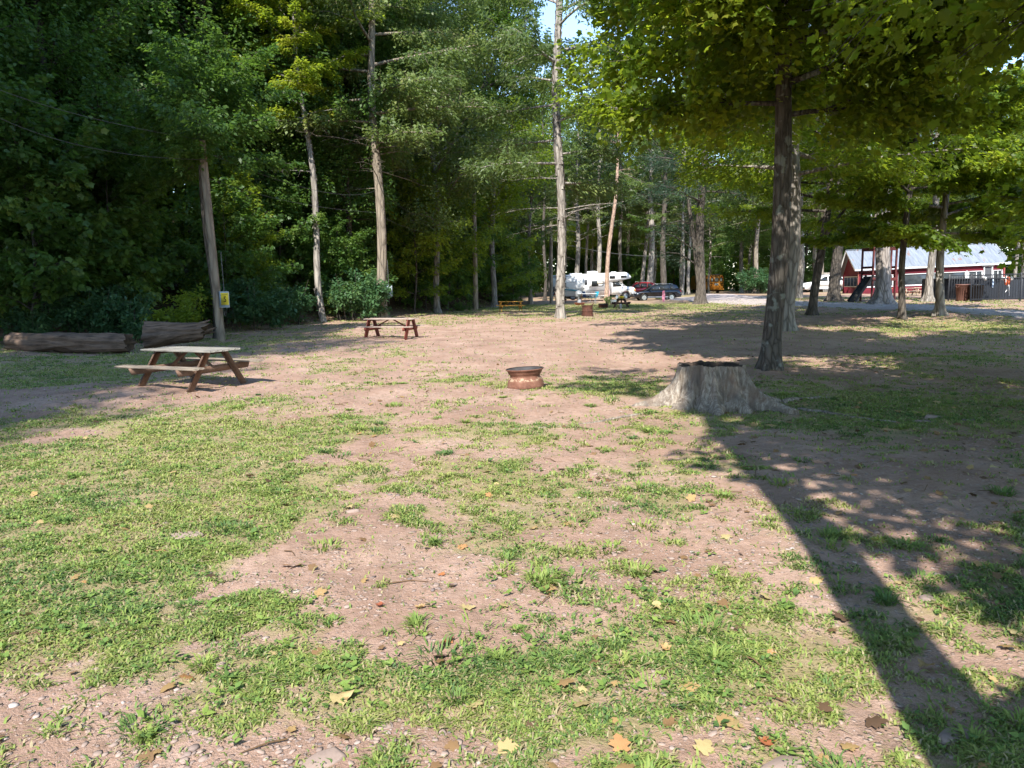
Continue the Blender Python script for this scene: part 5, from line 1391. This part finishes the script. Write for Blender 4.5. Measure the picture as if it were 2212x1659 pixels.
# ---------------------------------------------------------------- key trees
_seed = [100]
def kt(name, label, cat, px, py, wpx, bk, lf, D=None, group=None, rot=0.0, **k):
    if D is None: b = G(px, py)
    else: b = np.array([X(px, D, py), D, 0]); b[2] = H(b[0], b[1])
    r0 = wpx * b[1] / F_PX / 2; _seed[0] += 1
    pr = proto(gen_tree(k.pop('seed', _seed[0]), k.pop('H_'), r0, k.pop('zb'), k.pop('R'), k.pop('nleaf'), **k), bk, lf)
    return plant(name, label, cat, pr, b, rot, 1.0, group)

# right hand maples
kt('maple_tree', 'big leaning maple with lichen patched dark trunk right behind the stump', 'tree', 1664, 797, 40, B_MAPLE, L_MAPLE, seed=3, H_=14, zb=4.5, R=4.0, nleaf=115000, leaf='map', lsize=.128, nl=44, fork=(5.4, 2.4, 64, 6.5, .13),
   el=(6, 62), droop=.7, flat=.34, normj=.65, seg=40, shape='maple', lean=(.012, 0), wob=.10, flare=.55, ridge=.06, ns=8, ntone=.45, twigs=True)
kt('maple_tree', 'dark maple trunk dappled with light, directly behind the big leaning maple', 'tree', 1698, 716, 31, B_GREY, L_MAPLE, seed=4, H_=16, zb=4.8, R=6.4, nleaf=65000, lsize=.17, nl=40, el=(4, 58), droop=.5, flat=.22, normj=.5, seg=28, shape='maple', lean=(-.01, 0), ns=8, ntone=.5)
kt('maple_tree', 'dark curving maple with a forked branch to the right, by the gravel road', 'tree', 1753, 681, 18, B_DARK, L_MAPLE, seed=5, H_=13, zb=4.2, R=5.4, nleaf=52000, lsize=.17, nl=34, el=(5, 58), droop=.4, seg=24, shape='maple', lean=(.035, 0), bend=.35, ns=8, ntone=.5, fork=(3.6, .25, 52, 4.6, .10))
kt('maple_tree', 'slim dark trunk standing right of the big grey trunk near the road', 'tree', 1948, 691, 14, B_DARK, L_MAPLE, seed=6, H_=13, zb=4.6, R=4.4, nleaf=36000, lsize=.17, nl=30, el=(5, 58), seg=20, shape='maple', ns=8, ntone=.55)
kt('maple_tree', 'small maple with a pale lit trunk and low bright crown on the grass mound', 'tree', 2030, 680, 17, B_PALE, L_YELLOW, seed=7, H_=10, zb=3.0, R=4.6, nleaf=40000, leaf='map', lsize=.19, nl=30, el=(-4, 55), droop=.6, seg=24, shape='maple', flare=.8, ns=8, ntone=.42)
kt('pine_tree', 'huge pale grey pine trunk with flared base inside the play tower', 'tree', 1905, 656, 30, B_PINE, L_PINE, seed=8, H_=24, zb=8.5, R=5, nleaf=16000, leaf='nee', lsize=.30, nl=30, el=(10, 40), seg=36, shape='cone', flare=.95, lobes=6, ns=7, flat=.25, normj=.9, ridge=.03, dead=3)
kt('pine_tree', 'broad dark pine trunk left of the red building', 'tree', 1802, 650, 22, B_DARK, L_PINE, seed=9, H_=23, zb=8, R=5, nleaf=14000, leaf='nee', lsize=.30, nl=28, el=(10, 40), seg=28, shape='cone', flare=.8, ns=7, flat=.25, normj=.9)
kt('oak_tree', 'pale knobbly trunk close behind the small bright maple', 'tree', 2006, 651, 15, B_GREY, L_MID, seed=10, H_=17, zb=6, R=5, nleaf=18000, lsize=.18, nl=28, seg=28, flare=.9, ridge=.10, ns=7)
kt('maple_tree', 'sunlit lower trunk just right of the dappled dark maple trunk', 'tree', 1724, 645, 14, B_GREY, L_MAPLE, seed=11, H_=17, zb=5.2, R=6, nleaf=42000, lsize=.19, nl=30, seg=24, shape='maple', flare=.7, ns=8)
kt('pine_tree', 'massive dark twin pine trunk right of the SUV', 'tree', 1512, 656, 20, B_DARK, L_PINE, seed=12, H_=22, zb=7.2, R=6.0, nleaf=20000, leaf='nee', lsize=.30, nl=30, el=(-6, 35), droop=.5, seg=32, shape='cone', flare=.7, lobes=3, ns=7, flat=.25, normj=.9, ridge=.10, dead=5, fork=(.6, 2.9, 82, 11, .26))
# hickory and other middle trees
kt('hickory_tree', 'tall pale shaggy bark hickory standing alone in the clearing', 'tree', 1211, 688, 18, B_PALE, L_MID, seed=13, H_=25, zb=6.0, R=4.8, azc=(.3, .45), nleaf=48000, leaf='nar', lsize=.22, nl=34, el=(-8, 52), droop=.8, flat=.22, seg=28, shape='col', lean=(-.006, 0), ns=7, normj=.8, ridge=.05, dead=9, shag=420, flare=.5, twigs=True)
kt('locust_tree', 'thick bare tan trunk with a grey box and dead lower branches', 'tree', 828, 690, 21, B_BROWN, L_MID, seed=14, H_=24, zb=8.4, R=6.4, nleaf=64000, leaf='dia', lsize=.18, nl=32, el=(-6, 55), droop=.6, flat=.2, seg=28, shape='round', lean=(-.008, 0), ns=8, normj=.7, dead=11, flare=.35, twigs=True)
b = G(828, 690); meter_box('grey blank electric box on the right side of the thick bare trunk', b + np.array([0, -.3, 0]), 839, 628, .36, .56, .2, False)
kt('dead_topped_tree', 'slender pale stripped trunk with a bright yellow green crown', 'tree', 698, 694, 14, B_PALE, L_YELLOW, seed=15, H_=17.5, zb=9.2, R=3.4, nleaf=26000, lsize=.19, nl=24, el=(10, 60), seg=20, shape='round', lean=(-.045, 0), ns=7, ntone=.6, dead=5, shag=40, flare=.3)
kt('forest_tree', 'grey trunk half hidden behind the thick bare tan trunk', 'tree', 795, 672, 16, B_GREY, L_MID, 45.5, seed=16, H_=24, zb=9, R=5.5, nleaf=40000, lsize=.19, nl=30, seg=16, shape='round', lean=(-.02, 0), ns=7)
kt('forest_tree', 'dark tree leaning strongly to the right inside the wood', 'tree', 895, 640, 20, B_DARK, L_DARK, 52, seed=17, H_=22, zb=10, R=5, nleaf=38000, lsize=.19, nl=26, seg=16, shape='round', lean=(.36, 0), ns=7)
kt('forest_tree', 'slim trunk with olive leaves between the slim pole and the hickory', 'tree', 1146, 656, 9, B_BROWN, L_MID, seed=18, H_=13, zb=4.6, R=3.4, nleaf=18000, lsize=.18, nl=28, seg=14, shape='round', ns=7, dead=4)
kt('forest_tree', 'bushy grey green tree between the thick bare trunk and the slim pole', 'tree', 945, 660, 13, B_GREY, L_MID, 46, seed=21, H_=20, zb=4.5, R=5.2, nleaf=48000, lsize=.19, nl=34, seg=14, shape='round', ns=7, flat=.4, normj=.8, el=(20, 68), subf=.55)
kt('forest_tree', 'bushy green tree standing behind the slim pole', 'tree', 1068, 660, 12, B_GREY, L_MAPLE, 55, seed=22, H_=23, zb=5.5, R=5.4, nleaf=48000, lsize=.2, nl=34, seg=14, shape='round', ns=7, flat=.4, normj=.8, el=(20, 68), subf=.55)
kt('forest_tree', 'bushy dark green tree behind the slender pale stripped trunk', 'tree', 735, 660, 13, B_GREY, L_DARK, 43, seed=23, H_=22, zb=5, R=5.2, nleaf=48000, lsize=.19, nl=34, seg=14, shape='round', ns=7, flat=.4, normj=.8, el=(20, 68), subf=.55)
kt('pink_barked_pine', 'slanted pinkish trunk crossing in front of the motorhome', 'tree', 1309, 654, 9.5, B_PINK, L_MID, seed=19, H_=19, zb=14, R=2.6, nleaf=3500, lsize=.22, nl=22, seg=16, lean=(.075, 0), ns=6, dead=7, flare=.4)
kt('forest_tree', 'dark trunk standing right in front of the SUV', 'tree', 1432, 645, 13, B_DARK, L_MID, seed=20, H_=21, zb=7.5, R=4.6, nleaf=15000, lsize=.22, nl=26, seg=16, ns=7, dead=4, flare=.3)
for k, (px, D, w, bk, lab) in enumerate([
    (1247, 86, 11, B_GREY, 'grey purple trunk rising behind the rear of the motorhome'),
    (1268, 92, 6, B_PALE, 'thin pale trunk behind the motorhome roof vent'),
    (1293, 86, 10, B_PALE, 'straight grey trunk rising behind the motorhome air conditioner'),
    (1340, 92, 8, B_GREY, 'grey trunk behind the cab-over of the motorhome'),
    (1388, 90, 9, B_GREY, 'leaning grey trunk directly left of the SUV nose'),
    (1405, 84, 14, B_PALE, 'stout pale trunk with a climbing vine behind the SUV bonnet'),
    (1474, 84, 6, B_PALE, 'pale slim trunk just behind the SUV tail, left of a pair'),
    (1487, 88, 7, B_PALE, 'pale slim trunk behind the SUV tail, right of a pair'),
    (1531, 112, 5, B_PALE, 'thin pale trunk at the rear left corner of the school bus'),
    (1601, 110, 9, B_PALE, 'pale flared trunk right of the school bus'),
    (1618, 118, 7, B_GREY, 'grey trunk at the wood edge farther right of the school bus'),
    (1217 - 40, 80, 7, B_DARK, 'dark thin trunk behind the short pale pole')]):
    kt('forest_tree', lab, 'tree', px, 630, w, bk, (L_MID, L_DARK, L_PINE, L_MID)[k % 4], D, seed=300 + k, H_=22 + k % 4, zb=6 + k % 4, R=4.6, nleaf=11000, lsize=.24, nl=24, seg=14,
       lean=(.05 if '1388' in str(px) else 0, 0), ns=6, dead=2, flare=.6)

kt('beech_tree', 'leafy tree whose branches hide the top of the numbered pole', 'tree', 466, 728, 10, B_DARK, L_DARK, 24.6, seed=24, H_=8.8, zb=5.6, R=3.0, nleaf=20000, lsize=.15, nl=24, seg=14, shape='maple', ns=7, flat=.16, normj=.5, el=(0, 58), droop=.6)
# trees that stand beside and behind the camera: only their shade and a few branches reach the picture
def ot(name, label, x, y, r0, bk, lf, **k):
    _seed[0] += 1
    pr = proto(gen_tree(k.pop('seed', _seed[0]), k.pop('H_'), r0, k.pop('zb'), k.pop('R'), k.pop('nleaf'), **k), bk, lf)
    return plant(name, label, 'tree', pr, (x, y, H(x, y)), 0)
ot('maple_tree', 'maple close by on the right whose long trunk shadow crosses the dirt', 1.1, -.2, .19, B_MAPLE, L_MAPLE, seed=31, H_=15.5, zb=5.3, R=4.8, nleaf=46000, leaf='dia', lsize=.17, nl=40, el=(5, 50), seg=20, shape='maple', ns=8, azc=(.12, 1.0), fork=(2.2, -.2, 62, .95, .21), lean=(-.11, 0))
ot('maple_tree', 'maple whose low leafy branches hang into the upper right corner', 9.6, 8.2, .26, B_MAPLE, L_MAPLE, seed=32, H_=13, zb=3.4, R=5.8, nleaf=70000, leaf='map', lsize=.13, nl=40, el=(2, 58), droop=.75, flat=.3, normj=.65, seg=20, shape='maple', ns=8, azc=(2.3, .4), twigs=True)
ot('maple_tree', 'maple right of the clearing that shades the stony ground', 6.2, -1.6, .24, B_MAPLE, L_MAPLE, seed=33, H_=12, zb=4.6, R=4.3, nleaf=42000, leaf='dia', lsize=.17, nl=32, el=(0, 55), droop=.5, seg=20, shape='maple', ns=8)
ot('maple_tree', 'second maple right of the clearing, its twigs reaching over the view', 8.6, 2.6, .24, B_MAPLE, L_MAPLE, seed=36, H_=12, zb=4.4, R=5.2, nleaf=52000, leaf='map', lsize=.13, nl=34, el=(4, 58), droop=.7, flat=.3, normj=.65, seg=20, shape='maple', ns=8, azc=(1.9, .4), twigs=True)
ot('maple_tree', 'broad maple farther right shading the grass by the stump', 12.5, 3.5, .26, B_MAPLE, L_MAPLE, seed=34, H_=14, zb=4.5, R=6.2, nleaf=22000, lsize=.22, nl=30, seg=14, shape='maple', ns=7)
ot('maple_tree', 'leafy maple right of the road whose crown meets the picture edge', 19, 17.5, .28, B_MAPLE, L_MAPLE, seed=35, H_=14, zb=4.0, R=6.2, nleaf=30000, lsize=.18, nl=32, el=(0, 55), droop=.4, seg=14, shape='maple', ns=8)

# ---------------------------------------------------------------- the wood on the bank
FT = [proto(gen_tree(500 + k, (22, 25, 20, 24, 21, 26)[k], (.19, .24, .15, .21, .17, .25)[k], (5, 7, 3.5, 6, 4.5, 8)[k], (4.6, 5.2, 4.0, 4.8, 4.4, 5.4)[k], (46000, 50000, 40000, 46000, 42000, 50000)[k],
                     lsize=.19, nl=34, el=(24, 68), droop=.5, flat=.42, seg=12, shape=('round', 'maple', 'round', 'col', 'maple', 'round')[k], ns=7, normj=.8, dead=3, subf=.58), (B_DARK, B_GREY, B_DARK, B_GREY, B_DARK, B_BROWN)[k],
            (L_DARK, L_MID, L_DARK, L_MAPLE, L_DARK, L_MID)[k]) for k in range(6)]
UT = [proto(gen_tree(600 + k, (6.5, 8, 5)[k], (.05, .06, .04)[k], (.5, .9, .3)[k], (2.6, 3.1, 2.3)[k], (9000, 10000, 8000)[k], leaf=('map', 'dia', 'map')[k], lsize=(.17, .19, .15)[k], nl=22, el=(12, 62), droop=.7, flat=.16, seg=8,
                     shape='round', ns=7, wob=.25, normj=.55, subf=.5), B_DARK, (L_DARK, L_YELLOW, L_DARK)[k]) for k in range(3)]
SH = [proto(shrub(700, 1.25, 1.0, 3000, .12, ntone=.5), B_DARK, L_BLUE), proto(shrub(701, 1.5, 1.1, 2600, .13, ntone=.6), B_DARK, L_YELLOW), proto(shrub(702, 1.9, 1.5, 4200, .15, ntone=.45), B_DARK, L_BLUE),
      proto(shrub(703, .5, .6, 900, .08), B_DARK, L_DARK)]

rng = np.random.default_rng(77)
pts = []
def far_enough(x, y, d):
    return all((x - a) ** 2 + (y - b) ** 2 > d * d for a, b in pts)
for o in COL.objects:
    if o.parent is None and o.get('category') in ('tree', 'motorhome', 'car', 'bus', 'building'): pts.append((o.location.x, o.location.y))
zones = [
    ('slim tree packed deep in the dark wood on the bank at left', 'trees of the dark wooded bank', lambda: (rng.uniform(1.2, 17), rng.uniform(15, 46)), 'hill', 34, 3.0, (.85, 1.1)),
    ('tree in the sunlit middle of the wood beyond the red table', 'trees of the sunlit middle wood', lambda: (rng.uniform(1.2, 22), rng.uniform(46, 88)), 'hill', 26, 3.4, (.9, 1.15)),
    ('tree of the wood closing the view behind motorhome and bus', 'trees behind the motorhome and bus', lambda: (rng.uniform(-6, 42), rng.uniform(94, 150)), 'flat', 36, 4.4, (.9, 1.15)),
    ('tree of the leafy belt behind the red building', 'trees behind the red building', lambda: (rng.uniform(28, 92), rng.uniform(86, 130)), 'flat', 26, 4.6, (.85, 1.1))]
for lab, grp, f, kind, n, dmin, sr in zones:
    c = 0; tries = 0
    while c < n and tries < 3000:
        tries += 1; a, y = f()
        x = float(foot_x(y)) - a if kind == 'hill' else a
        if kind == 'flat' and (abs(x - X(1547, y)) < 4.5 and y < 135): continue
        if kind == 'hill' and 17 < y < 36 and abs(x + 9.3 + .268 * (36 - y)) < 4.2: continue
        if kind == 'hill' and 50 < y < 90 and x > -4.5: continue
        if abs(x / max(y, 1)) > .82 or not far_enough(x, y, dmin): continue
        pts.append((x, y)); c += 1
        k = int(rng.integers(0, 6)); s = rng.uniform(*sr)
        if kind == 'hill' and y < 46 and k in (1, 5): k -= 1
        plant('forest_tree', lab, 'tree', FT[k], (x, y, H(x, y)), rng.uniform(0, 6.28), (s, s, s * rng.uniform(.95, 1.1)), grp)
# far wood as one mass
def far_wood():
    mb = MB(); r = np.random.default_rng(5); P = []
    for q in range(150):
        a = rad(90 - r.uniform(-40, 42)); d = r.uniform(150, 200); x, y = d * math.cos(a), d * math.sin(a); h = r.uniform(18, 30); z = H(x, y)
        mb.tube([(x, y, z - .5), (x, y, z + h * .7)], [.3, .1], 6, False, .0)
        n = 1700; u = r.normal(0, 1, (n, 3)); u /= np.linalg.norm(u, axis=1)[:, None]; rr = r.random(n) ** .4
        P.append(np.array([x, y, z + h * .52]) + u * rr[:, None] * np.array([5.2, 5.2, h * .46]) * (1 + .25 * np.sin(u[:, 0:1] * 7 + q)))
    for q in range(90):
        a = rad(90 - r.uniform(-40, 42)); d = r.uniform(138, 185); x, y = d * math.cos(a), d * math.sin(a); z = H(x, y); n = 700
        if abs(x - X(1547, y)) < 3 and y < 150: continue
        u = r.normal(0, 1, (n, 3)); u /= np.linalg.norm(u, axis=1)[:, None]
        P.append(np.array([x, y, z + 2.6]) + u * (r.random(n) ** .4)[:, None] * np.array([4.5, 3.5, 3.6]))
    P = np.concatenate(P); n = len(P)
    leaves(mb, P, r.normal(0, 1, (n, 3)), np.array([0, 0, .8]) + r.normal(0, .6, (n, 3)), r.uniform(.5, 1.0, n), np.clip(r.normal(.5, .2, n), .05, 1), 'dia')
    o = obj('distant_woods', mb, L_DARK); o['kind'] = 'stuff'
far_wood()

# shading trees on the left, outside the picture
for k, (x, y, i, s) in enumerate([(-13.8, -8, 0, 1.05), (-14.2, -2.5, 1, 1.0), (-13.8, 3.2, 3, 1.0), (-15.8, 8.6, 0, 1.08), (-18.6, 13.5, 1, 1.0), (-14.5, -14, 3, 1.05)]):
    plant('forest_tree', 'tall tree of the left wood edge that shades the bank', 'tree', FT[i], (x, y, H(x, y)), k * 1.3, s, 'tall trees at the left edge of the clearing')

# understory saplings and shrubs
c = 0; up = []
while c < 62:
    y = rng.uniform(14, 74); a = rng.uniform(.2, 1) ** 1.6 * 11 - .8; x = float(foot_x(y)) - a
    if abs(x / y) > .80 or any((x - p) ** 2 + (y - q) ** 2 < 2.6 for p, q in up): continue
    if y > 58 and x > 1.2: continue
    up.append((x, y)); c += 1; k = int(rng.integers(0, 3)); s = rng.uniform(.65, 1.15)
    plant('young_tree', 'leafy young tree in the undergrowth of the wooded bank' if y < 46 else 'leafy young tree in the undergrowth near the orange table', 'young tree', UT[k], (x, y, H(x, y)), rng.uniform(0, 6.28), s, 'young trees under the wood')
c = 0
while c < 44:
    y = rng.uniform(96, 146); x = rng.uniform(-4, 75)
    if abs(x - X(1547, y)) < 4.5 or (x > 30 and y < 84): continue
    c += 1; k = int(rng.integers(0, 3)); s = rng.uniform(.7, 1.3)
    plant('young_tree', 'young leafy tree at the far edge of the camp ground', 'young tree', UT[k], (x, y, H(x, y)), rng.uniform(0, 6.28), s, 'young trees at the far wood edge')
def sb(label, px, py, k, s, lf=None, rot=0.0, dy=0):
    b = G(px, py); b[1] += dy; b[2] = H(b[0], b[1]); plant('shrub', label, 'shrub', SH[k], b, rot, s, 'shrubs along the foot of the bank', ('stems', 'leaves'))
sb('blue green bushy shrub behind the long rotting log', 190, 738, 2, 1.0)
sb('low leafy shrub above the left end of the long rotting log', 70, 745, 0, .9)
sb('blue green shrub between the two old logs', 285, 738, 0, 1.15)
sb('yellow green spindly shrub above the gnarled log', 372, 735, 1, 1.05)
sb('glossy bright green shrub at the foot of the thick bare trunk', 765, 692, 2, 1.35)
sb('dense dark shrub left of the slender pale stripped trunk', 620, 700, 2, 1.2, None, 2)
sb('dark shrub right of the numbered pole', 545, 712, 2, 1.1, None, 1)
sb('small green weeds at the base of the slanted pinkish trunk', 1322, 656, 3, 1.3)
sb('leafy weeds at the foot of the dark trunk by the SUV', 1425, 646, 3, 1.0)
sb('low bush beyond the lane right of the school bus', 1632, 634, 2, 1.6)
sb('low sprig of weeds at the foot of the bank near the orange table', 1000, 672, 3, 1.2)
def undergrowth():
    r = np.random.default_rng(21); n = 16000
    y = r.uniform(16, 78, n); x = foot_x(y) - r.uniform(-.6, 1, n) ** 1 * 13; keep = (np.abs(x / y) < .78) & (fbm(x * .35, y * .35, 131, 3) > .44) & (hill_s(x, y) > -.4) & ((y < 60) | (x < 1)); x, y = x[keep], y[keep]; n = len(x)
    P = np.stack([x, y, terr(x, y) + .05 + .45 * r.random(n) ** 2], -1)
    mb = MB(); leaves(mb, P, np.stack([r.normal(0, 1, n), r.normal(0, 1, n), r.normal(.1, .3, n)], -1), np.array([0, 0, 1.0]) + r.normal(0, .35, (n, 3)), r.uniform(.10, .24, n), np.clip(r.normal(.5, .2, n), 0, 1), 'dia')
    o = obj('undergrowth', mb, L_DARK); o['kind'] = 'stuff'
undergrowth()
# ---------------------------------------------------------------- light, sky, camera
SUN_EL, SUN_AZ = rad(45), rad(15)     # light travels forward and 15 degrees to the right
w = bpy.data.worlds.new('World'); S.world = w; w.use_nodes = True
nt = w.node_tree; nt.nodes.clear()
sky = N(nt, 'ShaderNodeTexSky', sky_type='NISHITA'); sky.sun_disc = False
sky.sun_elevation = SUN_EL; sky.sun_rotation = PI + SUN_AZ; sky.air_density = 1.0; sky.dust_density = .05; sky.ozone_density = 2.2
bg = N(nt, 'ShaderNodeBackground'); bg.inputs[1].default_value = .15
nt.links.new(sky.outputs[0], bg.inputs[0]); wo = N(nt, 'ShaderNodeOutputWorld'); nt.links.new(bg.outputs[0], wo.inputs[0])
sl = bpy.data.lights.new('sun', 'SUN'); sl.energy = 3.7; sl.angle = rad(.55); sl.color = (1, .96, .895)
so = bpy.data.objects.new('sun', sl); COL.objects.link(so)
dv = Vector((math.sin(SUN_AZ) * math.cos(SUN_EL), math.cos(SUN_AZ) * math.cos(SUN_EL), -math.sin(SUN_EL)))
so.rotation_euler = dv.to_track_quat('-Z', 'Y').to_euler(); so.location = (-20, -40, 40)
cd = bpy.data.cameras.new('camera'); cd.sensor_width = 36; cd.sensor_fit = 'HORIZONTAL'; cd.lens = 36 * F_PX / 2212; cd.clip_end = 1500; cd.clip_start = .05
co = bpy.data.objects.new('camera', cd); COL.objects.link(co)
m = Matrix.Identity(4)
for r_ in range(3):
    m[r_][0] = RTV[r_]; m[r_][1] = UPV[r_]; m[r_][2] = -FW[r_]; m[r_][3] = CAM[r_]
co.matrix_world = m; S.camera = co
vs = S.view_settings; vs.view_transform = 'Standard'; vs.look = 'None'; vs.gamma = 1; vs.exposure = 1.56; vs.use_curve_mapping = False
S.render.engine = 'CYCLES'; cy = S.cycles
cy.max_bounces = 10; cy.diffuse_bounces = 6; cy.glossy_bounces = 2; cy.transmission_bounces = 6; cy.transparent_max_bounces = 6
cy.caustics_reflective = False; cy.caustics_refractive = False; cy.sample_clamp_indirect = 6; cy.use_denoising = True
